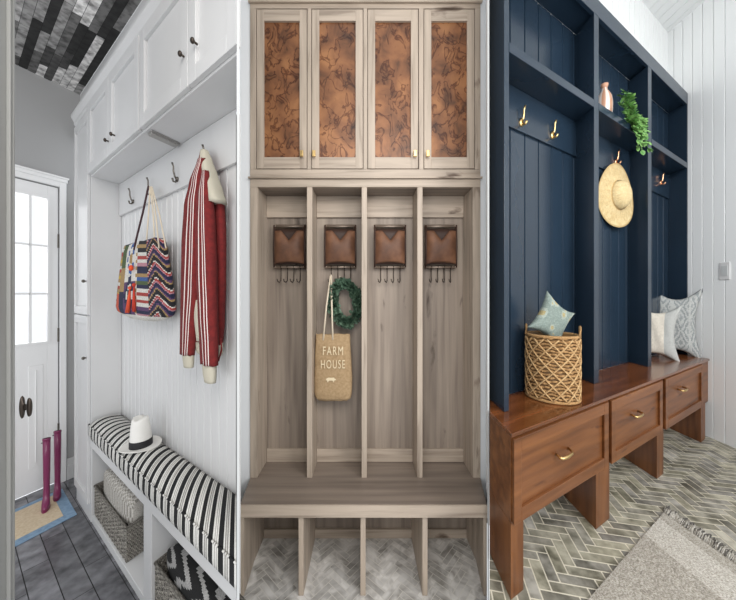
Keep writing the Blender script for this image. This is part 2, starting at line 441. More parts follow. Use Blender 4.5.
for zz in (1.60, 0.98, 0.35):
    mb = MB(R1.P); mb.tube([(ud0 - 0.006, dv1 + 0.002, zz - 0.045), (ud0 - 0.006, dv1 + 0.002, zz + 0.045)], 0.006); mb.build('hinge', nickel, door)

# ---- tall cabinet
u76, u91 = R1.u(76.5, 0), R1.u(91, 0)
t = thing('tall_cabinet', 'tall narrow white cabinet with two small knobs beside the glazed door', 'cabinet', R1.P(((u76 + u91) / 2, 0, 0)))
mb = MB(R1.P); mb.box(u91, u76, 0.0, vB - 0.001, 0.0, 2.285); mb.box(u91 - 0.002, u91, vB - .012, vB - .001, .5, 1.893); mb.build('body', white, t, bevel=0.002)
for (a, b, nm, kz) in ((1.136, 2.25, 'u', 1.32), (0.10, 1.128, 'l', 0.90)):
    mb = MB(R1.P); shaker(mb, u91 + 0.012, u76 - 0.012, -0.014, a, b, 0.0135, 0.045, 0.03, 0.009)
    d = mb.build('door', white, t, bevel=0.0015)
    mb = MB(R1.P); uk = u91 + 0.03; mb.tube([(uk, -0.014, kz), (uk, -0.022, kz)], 0.004); mb.ball((uk, -0.027, kz), 0.009, 6); mb.build('knob', nickel, d, smooth=True)

# ---- wall cabinets above the hooks
def wall_cabinet(uL, uRt, splits, label, knobs, poly):
    t = thing('wall_cabinet', label, 'cabinet', R1.P(((uL + uRt) / 2, vB / 2, 1.894)), 'white wall cabinets over the hooks')
    mb = MB(R1.P); mb.prism(poly, 1.894, 2.285); mb.build('body', white, t, bevel=0.0015)
    for (a, b), (kx, ky) in zip(splits, knobs):
        mb = MB(R1.P); shaker(mb, a, b, -0.016, 1.902, 2.278, 0.0155, 0.048, None, 0.011); d = mb.build('door', white, t, bevel=0.0015)
        uk, wk = R1.u(kx, -0.02), R1.w(kx, ky, -0.02)
        mb = MB(R1.P); mb.tube([(uk, -0.0135, wk), (uk, -0.024, wk)], 0.0035); mb.ball((uk, -0.03, wk), 0.009, 7, sy=0.75); mb.build('knob', dark_metal, d, smooth=True)
u143 = R1.u(143, 0); u112 = R1.u(112, 0); u192 = R1.u(192.3, 0)
wall_cabinet(u91, u143, [(u112 + .002, u91 - 0.004), (u143 + 0.006, u112 - .002)], 'white two-door wall cabinet next to the tall cabinet', [(107.5, 141), (113.5, 135)],
             [(u91 - 0.0005, 0), (u91 - 0.0005, vB - .001), (u143, vB - .001), (u143, 0)])
p4 = plan1(u143 - 0.001, 0, vB - .001)
wall_cabinet(u143, uR(0), [(u192 + .002, u143 - 0.006), (uR(-0.016) + 0.002, u192 - .002)], 'larger white wall cabinet above the red jacket', [(183, 56), (195.5, 43)], p4)
# linear light under the cabinet
ul, vl = R1.u(150, 0.012), 0.012
mb = MB(R1.P); mb.box(ul - 0.016, ul + 0.016, vl, vB - 0.025, 1.880, 1.8935); mb.box(ul - 0.022, ul + 0.022, vl - .003, vB - 0.02, 1.8885, 1.8938)
tag(mb.build('cabinet_light', material('brushed aluminium', '#a5a3a0', .4, .6), bevel=0.002), 'slim metal light strip under the white wall cabinet', 'light')

# ---- hook rail and hooks
wr = 1.7
wr0 = R1.w(158, 198, vB - 0.014)
mb = MB(R1.P); mb.prism([(u91 - 0.003, vB - 0.014), (u91 - 0.003, vB - .0005), (uR(vB) + 0.004, vB - .0005), (uR(vB - .014) + .002, vB - 0.014)], wr0, 1.893)
tag(mb.build('hook_rail', white, bevel=0.002), 'white board behind the coat hooks above the striped bench', 'hook rail')
def hook1(X, Y, label):
    v = vB - 0.0145; u, wv = R1.u(X, v), R1.w(X, Y, v)
    t = thing('coat_hook', label, 'hook', R1.P((u, v, wv - 0.03)), 'dark nickel hooks on the white board')
    mb = MB(R1.P); mb.tube([(u, v + 0.001, wv - 0.03), (u, v - 0.004, wv - 0.03)], 0.011, 12); mb.ball((u, v - .004, wv - .03), 0.0095, 6, sy=.5); mb.build('plate', nickel, t, smooth=True)
    mb = MB(R1.P); mb.tube([(u, v - 0.003, wv - 0.03), (u, v - 0.012, wv - 0.022), (u, v - 0.018, wv), (u, v - 0.018, wv + 0.02), (u, v - 0.024, wv + 0.034)], [.0045, .004, .0036, .0034, .0045], 8)
    mb.build('upper_prong', nickel, t, smooth=True)
    mb = MB(R1.P); mb.tube([(u, v - 0.003, wv - 0.033), (u, v - 0.010, wv - 0.045), (u, v - 0.019, wv - 0.045), (u, v - 0.023, wv - 0.032)], [.0045, .004, .004, .0045], 8)
    mb.build('lower_prong', nickel, t, smooth=True)
    return t
h0 = hook1(133.5, 196, 'empty nickel hook closest to the tall cabinet')
wz = h0.location.z
def hook_at(X, label):
    v = vB - 0.0145; du = R1.u(X, v) - R1.u(133.5, v)
    dup(h0, tuple(R1.d1 * du) + (0.0,), label)
hook_at(152, 'nickel hook holding the straps of the embroidered bag')
hook_at(177.5, 'empty nickel hook between the embroidered bag and the red jacket')
hook_at(208, 'nickel hook holding the cream collar of the red jacket')

# ---- bench
t = thing('storage_bench', 'white open storage bench under the striped cushion', 'bench', R1.P((u143, 0.05, 0)))
mb = MB(R1.P); mb.prism(plan1(u91 - 0.001, -0.004, vB - .001), 0.417, 0.462); mb.build('seat_board', white, t, bevel=0.002)
mb = MB(R1.P); mb.prism(plan1(u91 - 0.001, 0.002, vB - .001), 0.0, 0.04); mb.build('base_board', white, t, bevel=0.002)
ua, ub = R1.u(151.5, 0), R1.u(143.5, 0)
mb = MB(R1.P); mb.box(ua, ub, 0.0, vB - .002, 0.041, 0.4165); mb.build('divider', white, t, bevel=0.002)
mb = MB(R1.P); mb.box(u91 - 0.010, u91 - 0.0015, 0.001, vB - .002, 0.041, 0.4165); mb.build('side_panel', white, t, bevel=0.002)
# cushion with black, white and grey stripes across
blk, wht, gry = srgb('#19191b'), srgb('#e3e1dc'), srgb('#96948f')
def stripe(s):
    x = (s / 0.056) % 1.0
    return blk if x < 0.44 else wht if x < 0.60 else gry if x < 0.68 else wht if x < 0.78 else gry if x < 0.86 else wht
t = thing('bench_cushion', 'long bench cushion in black, white and grey stripes', 'cushion', R1.P((u143, 0.05, 0.463)))
mb = MB(R1.P)
UL = u91 - 0.006; UR0 = uR(-0.012)
prof = []; vf, vb = -0.012, vB - 0.006
zc0, zc1 = 0.463, 0.543
prof += [(vf + .012, zc0), (vf + .002, zc0 + .006), (vf - .004, zc0 + .03), (vf - .003, zc1 - .02), (vf, zc1 - .004), (vf + .006, zc1 + .006)]
for k in range(1, 9):
    s_ = k / 9; prof.append((vf + .006 + (vb - vf - .008) * s_, zc1 + .006 + 0.020 * math.sin(PI * s_ ** 0.8)))
prof += [(vb, zc1 + .002), (vb, zc0 + 0.01), (vb - .008, zc0)]
NU = 420; rings = []
for i in range(NU + 1):
    s_ = i / NU
    e = min(1, (i + 0.5) / 14); k = math.sqrt(max(0, 1 - (1 - e) ** 2)); k = 0.75 + 0.25 * k
    ring = []
    for (v, z) in prof:
        u = UL + (uR(v) + 0.001 - UL) * s_
        ring.append((u, v if v > vf + .02 else vf + (v - vf) * 1 + (1 - k) * 0.03, zc0 + (z - zc0) * k))
    rings.append(ring)
Ltot = abs(UR0 - UL)
mb.loft(rings, cf=lambda i, j: stripe((i + .5) / NU * Ltot))
mb.build('cover', ticking, t, smooth=True)
mb = MB(R1.P); mb.tube([(UL + (uR(vf) + .004 - UL) * k / 300 - .004, vf - 0.001 + (0.006 if k == 0 else 0), zc1 + 0.001) for k in range(301)], 0.0032, 6,
                       cf=lambda i, j: stripe((i + .5) / 300 * Ltot))
mb.build('piping', ticking, t, smooth=True)

# ---- fedora on the cushion
uh, vh = R1.at(141, 446.5, 0.565)
vh = min(vh, 0.075)
HM0 = R1.frame(uh, vh, 0.560, 2.2); HM = lambda p: HM0((p[0] * .9, p[1] * .9, p[2] * 1.16))
t = thing('fedora_hat', 'white straw fedora with black band on the striped cushion', 'hat', R1.P((uh, vh, 0.560)))
mb = MB(HM); n = 40
def brim(r, a): return 0.006 + 0.009 * ((r - 0.05) / 0.036) ** 2 * (0.35 + 0.35 * math.cos(2 * a))
rr = [0.048, 0.055, 0.062, 0.070, 0.078, 0.084, 0.086]
top = [[(r * math.cos(2 * PI * k / n), r * 1.02 * math.sin(2 * PI * k / n), brim(r, 2 * PI * k / n) + 0.004) for k in range(n)] for r in rr]
bot = [[(r * math.cos(2 * PI * k / n), r * 1.02 * math.sin(2 * PI * k / n), brim(r, 2 * PI * k / n)) for k in range(n)] for r in rr[::-1]]
mb.loft(top + bot, caps=False); mb.build('brim', straw_white, t, smooth=True)
mb = MB(HM)
def crown(r, h, z, dent=0.0):
    out = []
    for k in range(n):
        a = 2 * PI * k / n; x, y = r * math.cos(a), r * 0.9 * math.sin(a)
        zz = z - dent * math.exp(-(y / 0.016) ** 2) * (1 if True else 0)
        pinch = 1 - h * 0.42 * math.exp(-((math.cos(a) + 0.75) / 0.35) ** 2) * abs(math.sin(a)) ** 0.5
        out.append((x, y * pinch, zz))
    return out
mb.loft([crown(0.051, 0, 0.008), crown(0.050, 0, 0.03), crown(0.0475, .2, 0.06), crown(0.0445, .5, 0.09), crown(0.040, .8, 0.112, 0.002), crown(0.034, .9, 0.121, 0.008),
         crown(0.022, .9, 0.123, 0.017), crown(0.008, .5, 0.122, 0.020)])
mb.build('crown', straw_white, t, smooth=True)
mb = MB(HM); mb.loft([crown(0.0525, 0, 0.010), crown(0.0522, 0, 0.014), crown(0.0515, 0, 0.034), crown(0.0505, 0, 0.036)], caps=False); mb.build('band', black_band, t, smooth=True)

# ---- woven baskets in the bench
def weave(c1, c2):
    a, b = srgb(c1), srgb(c2)
    return lambda k: mix(a, b, k)
wv = weave('#45413c', '#b5b0a6')
def woven_box(name, label, u0, u1, v0, v1, w0, w1, grp):
    t = thing(name, label, 'basket', R1.P(((u0 + u1) / 2, (v0 + v1) / 2, w0)), grp)
    mb = MB(R1.P); th = 0.007
    def side(pa, pb, nu, nv, ox, oy):
        def fn(a, b):
            x, y = pa[0] + (pb[0] - pa[0]) * a, pa[1] + (pb[1] - pa[1]) * a
            i, j = a * nu / 2, b * nv / 2
            d = 0.003 * math.sin(2 * PI * i) * (1 if int(j) % 2 else -1) * abs(math.sin(2 * PI * j / 1.0 * .5 + .3))
            return (x + ox * d, y + oy * d, w0 + 0.002 + (w1 - w0 - .002) * b)
        rnd = random.Random(3)
        mb.grid(fn, nu * 2, nv * 2, cf=lambda a, b: wv(max(0, min(1, 0.45 + 0.25 * math.sin(2 * PI * a * nu / 2) * (1 if int(b * nv / 2) % 2 else -1) + rnd.uniform(-.42, .42)))))
    side((u0, v0), (u1, v0), 26, 34, 0, 1); side((u1, v0), (u1, v1), 14, 34, 1, 0); side((u1, v1), (u0, v1), 12, 20, 0, 1); side((u0, v1), (u0, v0), 20, 34, 1, 0)
    side((u1 - th, v0 + th), (u0 + th, v0 + th), 12, 20, 0, 1); side((u0 + th, v0 + th), (u0 + th, v1 - th), 12, 20, 1, 0); side((u0 + th, v1 - th), (u1 - th, v1 - th), 12, 20, 0, 1); side((u1 - th, v1 - th), (u1 - th, v0 + th), 12, 20, 1, 0)
    mb.poly([(u0, v0, w0 + .002), (u1, v0, w0 + .002), (u1, v1, w0 + .002), (u0, v1, w0 + .002)], 0, wv(.2))
    mb.build('body', vcol, t, smooth=False)
    mb = MB(R1.P); q = 0.0035
    for (a, b) in (((u0, v0), (u1, v0)), ((u1, v0), (u1, v1)), ((u1, v1), (u0, v1)), ((u0, v1), (u0, v0))):
        mb.tube([(a[0] + (b[0] - a[0]) * k / 24, a[1] + (b[1] - a[1]) * k / 24, w1) for k in range(25)], 0.0055, 6, cf=lambda i, j: wv(0.12 + 0.25 * ((i + j) % 2)))
    mb.build('rim', vcol, t, smooth=True)
    return t
uA0, uA1 = R1.u(126.5, 0.012), u91 - 0.018
woven_box('woven_basket', 'grey woven basket holding a pale knitted throw', uA0, uA1, 0.012, vB - 0.012, 0.041, 0.200, 'woven baskets in the bench')
uB1 = R1.u(155, 0.012); uB0 = uR(0.02) + 0.06
woven_box('woven_basket', 'grey woven basket holding a black patterned blanket', uB0, uB1, 0.012, vB - 0.012, 0.041, 0.212, 'woven baskets in the bench')
# throw in the first basket
kn1, kn2 = srgb('#8f8a82'), srgb('#d6d2ca')
mb = MB(R1.P)
a0, a1 = uA0 + 0.009, uA1 - 0.04; b0, b1 = 0.020, vB - 0.022
def throw_ring(s):
    k = math.sin(PI * min(1, max(0, s))) ** 0.22 if 0 < s < 1 else 0.02
    u = a0 + (a1 - a0) * s; out = []
    for j in range(48):
        a = 2 * PI * j / 48; cx_, sz = math.cos(a), math.sin(a)
        ex = lambda c: math.copysign(abs(c) ** 0.36, c)
        out.append((u, (b0 + b1) / 2 + (b1 - b0) / 2 * ex(cx_) * k, 0.215 + (0.115 if sz > 0 else 0.06) * ex(sz) * k * (1 - 0.05 * s) + .003 * math.sin(s * 60)))
    return out
mb.loft([throw_ring(i / 56) for i in range(57)], cf=lambda i, j: mix(kn1, kn2, 0.5 + 0.5 * math.sin(i * 2.1) * (1 if (j // 2) % 2 else -1)))
tag(mb.build('knitted_throw', vcol, smooth=True), 'pale grey knitted throw folded in the woven basket', 'blanket')
# black ikat blanket in the second basket
mb = MB(R1.P); a0, a1 = uB0 + 0.010, uB1 - 0.012
ik_b, ik_w = srgb('#161617'), srgb('#a9a8a6')
def ikat(i, j):
    x = i / 90; y = j / 60
    s = math.sin(24 * x + 2.6 * math.sin(20 * y) + 0.5 * math.sin(47 * y))
    return ik_w if s > 0.45 else ik_b
def fold_ring(s):
    k = math.sin(PI * s) ** 0.3 if 0 < s < 1 else 0.02
    u = a0 + (a1 - a0) * s; out = []
    for j in range(60):
        a = 2 * PI * j / 60
        ex = lambda c: math.copysign(abs(c) ** 0.5, c)
        out.append((u, (b0 + b1) / 2 + (b1 - b0) / 2 * ex(math.cos(a)) * k, 0.214 + (0.075 if math.sin(a) > 0 else 0.05) * ex(math.sin(a)) * k + .005 * math.sin(s * 17 + a)))
    return out
mb.loft([fold_ring(i / 90) for i in range(91)], cf=ikat)
tag(mb.build('patterned_blanket', vcol, smooth=True), 'black blanket with white wavy pattern in the nearer basket', 'blanket')

# ---- embroidered bag
vg = vB - 0.055
def ringX(X0, X1, Y, v, b, n=44, pw=0.8, wob=0.0, ph=0.0):
    a, c = R1.u(X0, v), R1.u(X1, v); w_ = R1.w((X0 + X1) / 2, Y, v); out = []
    for k in range(n):
        t_ = 2 * PI * k / n; cx_ = math.copysign(abs(math.cos(t_)) ** pw, math.cos(t_)); sy = math.copysign(abs(math.sin(t_)) ** pw, math.sin(t_))
        out.append(((a + c) / 2 + (a - c) / 2 * cx_, v + b * sy * (1 + wob * math.sin(5 * t_ + ph)), w_ + 0.004 * wob * 10 * math.sin(7 * t_ + ph)))
    return out
t = thing('embroidered_bag', 'multicoloured embroidered bucket bag hanging on the white boards', 'bag', R1.P((R1.u(147, vg), vg, R1.w(147, 319, vg))))
pal = {k: srgb(v) for k, v in dict(navy='#1f2444', white='#dcd8d0', red='#a8423c', orange='#c9583f', yellow='#c9a93c', green='#4d5f3c', pink='#bd8792', blue='#3f5f9a', purple='#5d3f66', tan='#a88a5c', black='#1b1a1f').items()}
def bag_col(x, y):          # x across the front 0..1, y down 0..1
    P_ = pal; z = int(y * 22)
    if y > 0.93: return P_['white']
    if x < 0.10: return [P_['navy'], P_['white'], P_['pink'], P_['purple'], P_['yellow'], P_['navy'], P_['blue'], P_['white']][z % 8]
    if x < 0.20: return [P_['tan'], P_['white'], P_['red'], P_['tan'], P_['yellow']][z % 5] if y < 0.65 else P_['orange']
    if x < 0.32:
        return P_['green'] if y < 0.3 else P_['navy'] if y > 0.62 else P_['tan']
    if x < 0.54:
        dx, dy = abs(x - 0.43) / 0.11, abs(y - 0.68) / 0.30; d = dx + dy
        if d < 0.22: return P_['tan']
        if d < 0.42: return P_['black']
        if d < 0.62: return P_['white']
        if d < 1.0: return P_['navy']
        dx, dy = abs(x - 0.43) / 0.11, abs(y - 0.2) / 0.3; d = dx + dy
        return P_['tan'] if d < 0.35 else P_['white'] if d < 0.6 else P_['blue'] if d < 0.8 else P_['white'] if y < .5 else P_['purple']
    if x < 0.585: return P_['tan'] if z % 2 else P_['white']
    if x < 0.78:
        return [P_['black'], P_['tan'], P_['black'], P_['white'], P_['red'], P_['white'], P_['pink'], P_['navy'], P_['navy'], P_['tan'], P_['blue'], P_['green'], P_['navy'], P_['white'], P_['red'], P_['white'], P_['red'], P_['white'], P_['purple'], P_['navy'], P_['pink'], P_['white']][z % 22]
    q = (y * 5.0 - abs(x - .89) * 6.5) % 1.0
    return P_['black'] if q < .3 else P_['white'] if q < .37 else P_['red'] if q < .5 else P_['pink'] if q < .57 else P_['navy'] if q < .8 else P_['purple'] if q < .9 else P_['tan']
spec = [(126, 163, 243, .030), (124, 165, 250, .036), (122.5, 167, 262, .038), (121, 170, 278, .042), (119.5, 172.5, 295, .045), (118.5, 174, 308, .045), (120, 172, 313, .043), (126, 166, 317, .036), (134, 156, 320, .02)]
rings = []
for i in range(len(spec) - 1):
    for k in range(14):
        q = k / 14; s_ = [spec[i][m] + (spec[i + 1][m] - spec[i][m]) * q for m in range(4)]
        rings.append(ringX(s_[0], s_[1], s_[2], vg, s_[3], 120, 0.85, 0.10 * (1 - (i + q) / 8), 0.4))
nr = len(rings) - 1
mb = MB(R1.P)
def bcf(i, j):
    a = 2 * PI * (j + .5) / 120; x = (1 - math.copysign(abs(math.cos(a)) ** .85, math.cos(a))) / 2
    y0 = rings[i][0][2]; yt, yb = rings[0][0][2], rings[-1][0][2]; return bag_col(x, (yt - y0) / (yt - yb))
mb.loft(rings, cf=bcf); mb.build('pouch', vcol, t, smooth=True)
def onB(X, Y, v): return (R1.u(X, v), v, R1.w(X, Y, v))
hv = vB - 0.046
mb = MB(R1.P); mb.tube([onB(149.5, 187, hv), onB(148.5, 186, hv - .006), onB(143, 212, vg - .01), onB(136, 240, vg - .03), onB(134, 250, vg - .036)], 0.0045, 8); mb.build('strap', material('dark plum cord', '#3b2328', .8), t, smooth=True)
mb = MB(R1.P)
for (xa, xb) in ((150, 146), (150.5, 155), (151.5, 159), (152, 166)):
    mb.tube([onB(149.5, 187, hv), onB(xa, 187, hv - .005), onB((xa + xb) / 2 + .5, 215, vg - .005), onB(xb, 248, vg - .022)], 0.0032, 7)
mb.build('cord', cream, t, smooth=True)
def tassel(X0, Y0, X1, Y1, c, r, nm):
    mb = MB(R1.P); v = vg - 0.05
    for k in range(26):
        a = random.uniform(0, 2 * PI); q = r * math.sqrt(random.random())
        mb.tube([onB(X0, Y0, v + .005), (lambda p: (p[0] + .4 * q * math.cos(a), p[1] + .3 * q * math.sin(a), p[2]))(onB((X0 + X1) / 2, (Y0 + Y1) / 2, v)), (lambda p: (p[0] + q * math.cos(a), p[1] + .5 * q * math.sin(a), p[2] + random.uniform(0, .012)))(onB(X1, Y1, v))], 0.0022, 5)
    mb.ball(onB(X0, Y0 + 1, v + .004), 0.009, 6)
    mb.build(nm, material(nm + ' yarn', c, .95), t, smooth=True)
tassel(130, 287, 128, 313, '#d9583a', 0.018, 'tassel')
tassel(134, 284, 134, 312, '#c1402f', 0.014, 'tassel')
mb = MB(R1.P); mb.ball(onB(131, 268, vg - .05), 0.014, 8, sy=.7); mb.build('pompom', material('orange yarn', '#e0552f', .95, bump=.6, bscale=(250, 250, 250)), t, smooth=True)

# ---- red jacket
vj = vB - 0.05
t = thing('knit_jacket', 'red knitted track jacket with white sleeve stripes and cream collar', 'jacket', R1.P((R1.u(207, vj), vj, R1.w(207, 380, vj))))
def ramp(spec, k):
    out = []
    for i in range(len(spec) - 1):
        for j in range(k):
            q = j / k; q2 = q * q * (3 - 2 * q) * 0.5 + q * 0.5
            out.append([spec[i][m] + (spec[i + 1][m] - spec[i][m]) * (q if m == 2 else q2) for m in range(len(spec[0]))])
    out.append(list(spec[-1])); return out
mb = MB(R1.P)
body = ramp([(201, 207, 153, .012), (198, 211, 166, .02), (193, 219, 190, .028), (191, 223, 205, .03), (191, 224.5, 240, .03), (192, 224, 285, .03), (195, 222, 325, .03), (197, 220.5, 342, .028)], 5)
mb.loft([ringX(a, b, c, vj + .008, d, 40, .8, .10, c * .02) for a, b, c, d in body]); mb.build('body', red_knit, t, smooth=True)
mb = MB(R1.P)
hem = ramp([(197, 220.5, 341.5, .029), (198, 220.5, 352, .027), (199, 220, 354, .022)], 3)
mb.loft([ringX(a, b, c, vj + .008, d, 40, .8, .06, 1) for a, b, c, d in hem]); mb.build('hem', cream_knit, t, smooth=True)
def sleeve(spec, cuff, v, sgn):
    mb = MB(R1.P); rows = ramp(spec, 6)
    def mf(i, j):
        a = 360 * (j + .5) / 72 % 360                    # front of the sleeve is toward -v: 180..360
        for c0 in ((235, 240), (252, 257), (269, 274)):
            if c0[0] + sgn <= a < c0[1] + sgn: return 1
        return 0
    mb.loft([ringX(a, b, c, v, d, 72, .9, .05, c * .03) for a, b, c, d in rows], mf=mf)
    s = mb.build('sleeve', [red_knit, stripe_white], t, smooth=True)
    mb = MB(R1.P); mb.loft([ringX(a, b, c, v, d, 30, .9) for a, b, c, d in ramp(cuff, 3)]); mb.build('cuff', cream_knit, s, smooth=True)
sleeve([(199, 205, 160, .014), (192, 203, 182, .022), (187, 202, 205, .026), (184, 201, 245, .026), (183, 199, 290, .025), (182.5, 195, 330, .022), (182, 193, 354, .02)],
       [(184, 192.5, 353.5, .017), (184.5, 192.5, 360, .016), (185.5, 192, 367, .015)], vj - .028, -6)
sleeve([(203, 208, 172, .012), (199.5, 211, 195, .022), (198.5, 213, 225, .026), (199, 214.5, 270, .027), (200.5, 215.5, 315, .025), (202, 216.5, 345, .023), (202.5, 216.5, 364, .021)],
       [(203.8, 215, 363.5, .018), (204.5, 215, 373, .017), (206, 214.5, 382, .015)], vj - .034, 0)
mb = MB(R1.P)
mb.loft([ringX(a, b, c, vj - .012, d, 30, .8) for a, b, c, d in ramp([(202.5, 206.5, 151, .014), (203.5, 209, 160, .022), (207.5, 213.5, 175, .028), (211.5, 218, 190, .031), (213.5, 222.5, 203, .031)], 4)])
mb.build('collar', cream_knit, t, smooth=True)
mb = MB(R1.P); mb.loft([ringX(a, b, c, vj - .03, d, 24, .8) for a, b, c, d in ramp([(195, 198, 300, .006), (195, 200, 318, .008), (197, 201, 341, .006)], 4)])
mb.build('lining', cream_knit, t, smooth=True)
mb = MB(R1.P); mb.tube([onB(221, 338, vj - .012), onB(221.5, 350, vj - .012), onB(218.5, 361, vj - .012)], .003, 6); mb.build('drawstring', red_knit, t, smooth=True)

# ---- mat and boots by the door
c = R1.at(77, 515); b = R1.at(62, 489.5); a = R1.at(16, 546)
v_near = c[1] - 0.75; u_in, u_out = c[0], max(b[0], c[0] + .25)
u_out = min(u_out, uD - 0.025)
t = thing('door_mat', 'tan mat with a blue border in front of the white door', 'mat', R1.P(((u_in + u_out) / 2, c[1] - .3, 0.001)))
bw = 0.05
mb = MB(R1.P); mb.box(u_in, u_out, v_near, c[1], 0.001, 0.007); mb.build('border', mat_blue, t, bevel=.002)
mb = MB(R1.P); mb.box(u_in + bw, u_out - bw * .8, v_near + bw, c[1] - bw, 0.0065, 0.0085); mb.build('field', mat_tan, t)
def boot(X, Y, hgt, label, yaw, name='rubber_boot', k=.52):
    u, v = R1.at(X, Y, 0.02); O = R1.P((u, v, 0.0085)); M = Matrix.Translation(O) @ Matrix.Rotation(yaw, 4, 'Z'); tf = lambda p: M @ Vector(p)
    t = thing(name, label, 'boot', O, 'plum rubber boots')
    mb = MB(tf)      # toe toward +x
    def ring(cx_, z, rx, ry, tiltx=0.0, n=24):
        return [((cx_ + rx * math.cos(2 * PI * q / n)) * k, ry * k * math.sin(2 * PI * q / n), z + tiltx * math.cos(2 * PI * q / n)) for q in range(n)]
    mb.loft([ring(.045, .006, .08, .030), ring(.045, .016, .084, .033), ring(.043, .028, .082, .033, -.004), ring(.030, .045, .066, .031, -.012), ring(.010, .062, .044, .028, -.016),
             ring(.0, .085, .034, .027, -.008), ring(-.004, .12, .030, .026), ring(-.006, .2, .033, .029), ring(-.006, hgt * .75, .036, .031), ring(-.004, hgt, .036, .032, .004)])
    mb.build('upper', rubber, t, smooth=True)
    mb = MB(tf); mb.loft([ring(.045, .0, .083, .033), ring(.045, .008, .086, .035)]); mb.box(-.035 * k, .0, -.027 * k, .027 * k, 0, .012); mb.build('sole', rubber, t, smooth=False)
    mb = MB(tf); mb.loft([ring(-.004, hgt - .012, .0385, .0345, .004), ring(-.004, hgt + .001, .0385, .0345, .004)], mi=0); mb.build('cuff', rubber, t, smooth=True)
    mb = MB(tf); mb.loft([ring(-.004, hgt + .0012, .034, .030, .004), ring(-.004, hgt + .0022, .033, .029, .004)]); mb.build('opening', rubber_dark, t)
    mb = MB(tf); mb.box(-.042 * k, -.03 * k, -.008, .008, hgt - .03, hgt - .012); mb.tube([(-.02 * k, -.036 * k, hgt - .025), (.02 * k, -.036 * k, hgt - .02)], .003, 6); mb.build('strap', rubber_dark, t, bevel=.002)
fwd = math.atan2(-1.0, 0.80)
boot(46.5, 505, .40, 'plum rubber boot on the tan mat standing nearer the bronze knob', fwd)
boot(57.5, 494, .40, 'plum rubber boot on the tan mat standing nearer the tall cabinet', fwd + .05)

# ---- open door leaf in the foreground with its knob
dd = 0.82
mb = MB()
q0, q1 = ray(13.6, dd), ray(-60, dd * 0.72)
ex, ey = (Vector(q1) - Vector(q0)).normalized(), None
LF = lambda p: Vector((q0[0] + ex.x * p[0] - ex.y * p[1], q0[1] + ex.y * p[0] + ex.x * p[1], p[2]))
t = thing('door_leaf', 'open white panelled door leaf seen edge-on in front of the striped room', 'door', (q0[0], q0[1], 0.01))
mb = MB(LF); mb.box(0, 0.42, 0.0, -0.038, 0.01, 2.4); mb.build('leaf', leaf_shaded, t, bevel=.003)
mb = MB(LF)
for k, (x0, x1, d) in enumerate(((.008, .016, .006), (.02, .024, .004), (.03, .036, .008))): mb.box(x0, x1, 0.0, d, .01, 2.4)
mb.build('moulding', leaf_shaded, t, bevel=.001)
KF = lambda p: Vector((q0[0] + p[0], q0[1] + p[1], p[2]))
zk = EYE + (HY - 410) / F * dd
mb = MB(KF)
KF2 = lambda p: Vector((q0[0] + p[2] * .72 - 0.001, q0[1] + 0.02 + p[1], zk + p[0]))
mb = MB(KF2); mb.lathe([(.030, .0), (.032, .002), (.030, .005), (.012, .007), (.009, .012), (.0085, .020), (.014, .024), (.026, .027), (.0265, .030), (.024, .035), (.010, .038)], 24, sy=.22); mb.build('knob', dark_metal, t, smooth=True)

# ================================================================== BAY WITH THE GREYED OAK LOCKERS
D1 = 1.25 * F / (599 - HY); ZS = EYE - (504 - HY) / F * D1
D2 = (EYE - ZS) * F / (478 - HY); D3 = (EYE - ZS) * F / (461 - HY)
def x2(X, d): return (X - CX) / F * d
def z2(Y, d): return EYE + (HY - Y) / F * d
XL, XR = 239.7, 487.0
mb = MB(); fl2 = [ray(XL, 0.64), ray(XR, 0.64), ray(XR, D3 + .02), ray(XL, D3 + .02)]
mb.prism(ccw(fl2), -0.03, -0.0015, 0)
def marble_col():
    k = random.uniform(0.52, 0.80); return (k, k * 0.975, k * 0.94, 1)
herringbone(mb, fl2, 0.0, PI / 4 + .05, 0.105, 0.026, 0.003, marble_col)
structure(mb.build('floor_middle', [grout_pale, marble]))
mb = MB()
mb.prism([ray(XL, D2 + .006), ray(XL, D2 + 0.03), (x2(250, D2) - .001, D2 + .03), (x2(250, D2) - .001, D2 + .006)], 0, 3.0)
structure(mb.build('wall_middle', white_wall))
mb = MB(); mb.prism([ray(XR, D2 + .006), ray(XR, D2 + 0.03), (x2(480.5, D2) + .001, D2 + .03), (x2(480.5, D2) + .001, D2 + .006)], 0, 3.0)
structure(mb.build('wall_return', white_wall))
mb = MB(); mb.prism([ray(XL, D3 + .014), ray(XR, D3 + .014), ray(XR, D3 + .04), ray(XL, D3 + .04)], 0, 3.0)
structure(mb.build('wall_back', white_wall))

# upper cabinet
zt, zb = z2(-12, D2), z2(179, D2)
t = thing('upper_cabinet', 'greyed oak upper cabinet with four copper-panelled doors', 'cabinet', (0, D2, zb))
mb = MB(); XA, XB = x2(250, D2), x2(480.5, D2)
doorX = [(256, 307.3), (311.3, 363.4), (367.3, 418.8), (423.6, 475.2)]
zd0, zd1 = z2(169, D2), z2(8.5, D2)
mb.box(XA, XB, D2 + .02, D3, zb, zt)
edges = [XA] + [v for a, b in doorX for v in (x2(a, D2), x2(b, D2))] + [XB]
for k in range(0, 10, 2): mb.box(edges[k], edges[k + 1], D2, D2 + .021, zd0 - .001, zd1 + .001)
mb.build('carcase', oak_v, t, bevel=.0015)
for (a, b) in ((zb, zd0 - .0012), (zd1 + .0012, zt)):
    mb = MB(); mb.box(XA, XB, D2, D2 + .021, a, b); mb.build('rail', oak_h, t, bevel=.0015)
for (a, b) in ((zb, zb + .008), (z2(4, D2), z2(2, D2))):
    mb = MB(); mb.box(XA - .006, XB + .006, D2 - .012, D2 - .0003, a, b); mb.build('moulding', oak_h, t, bevel=.002)
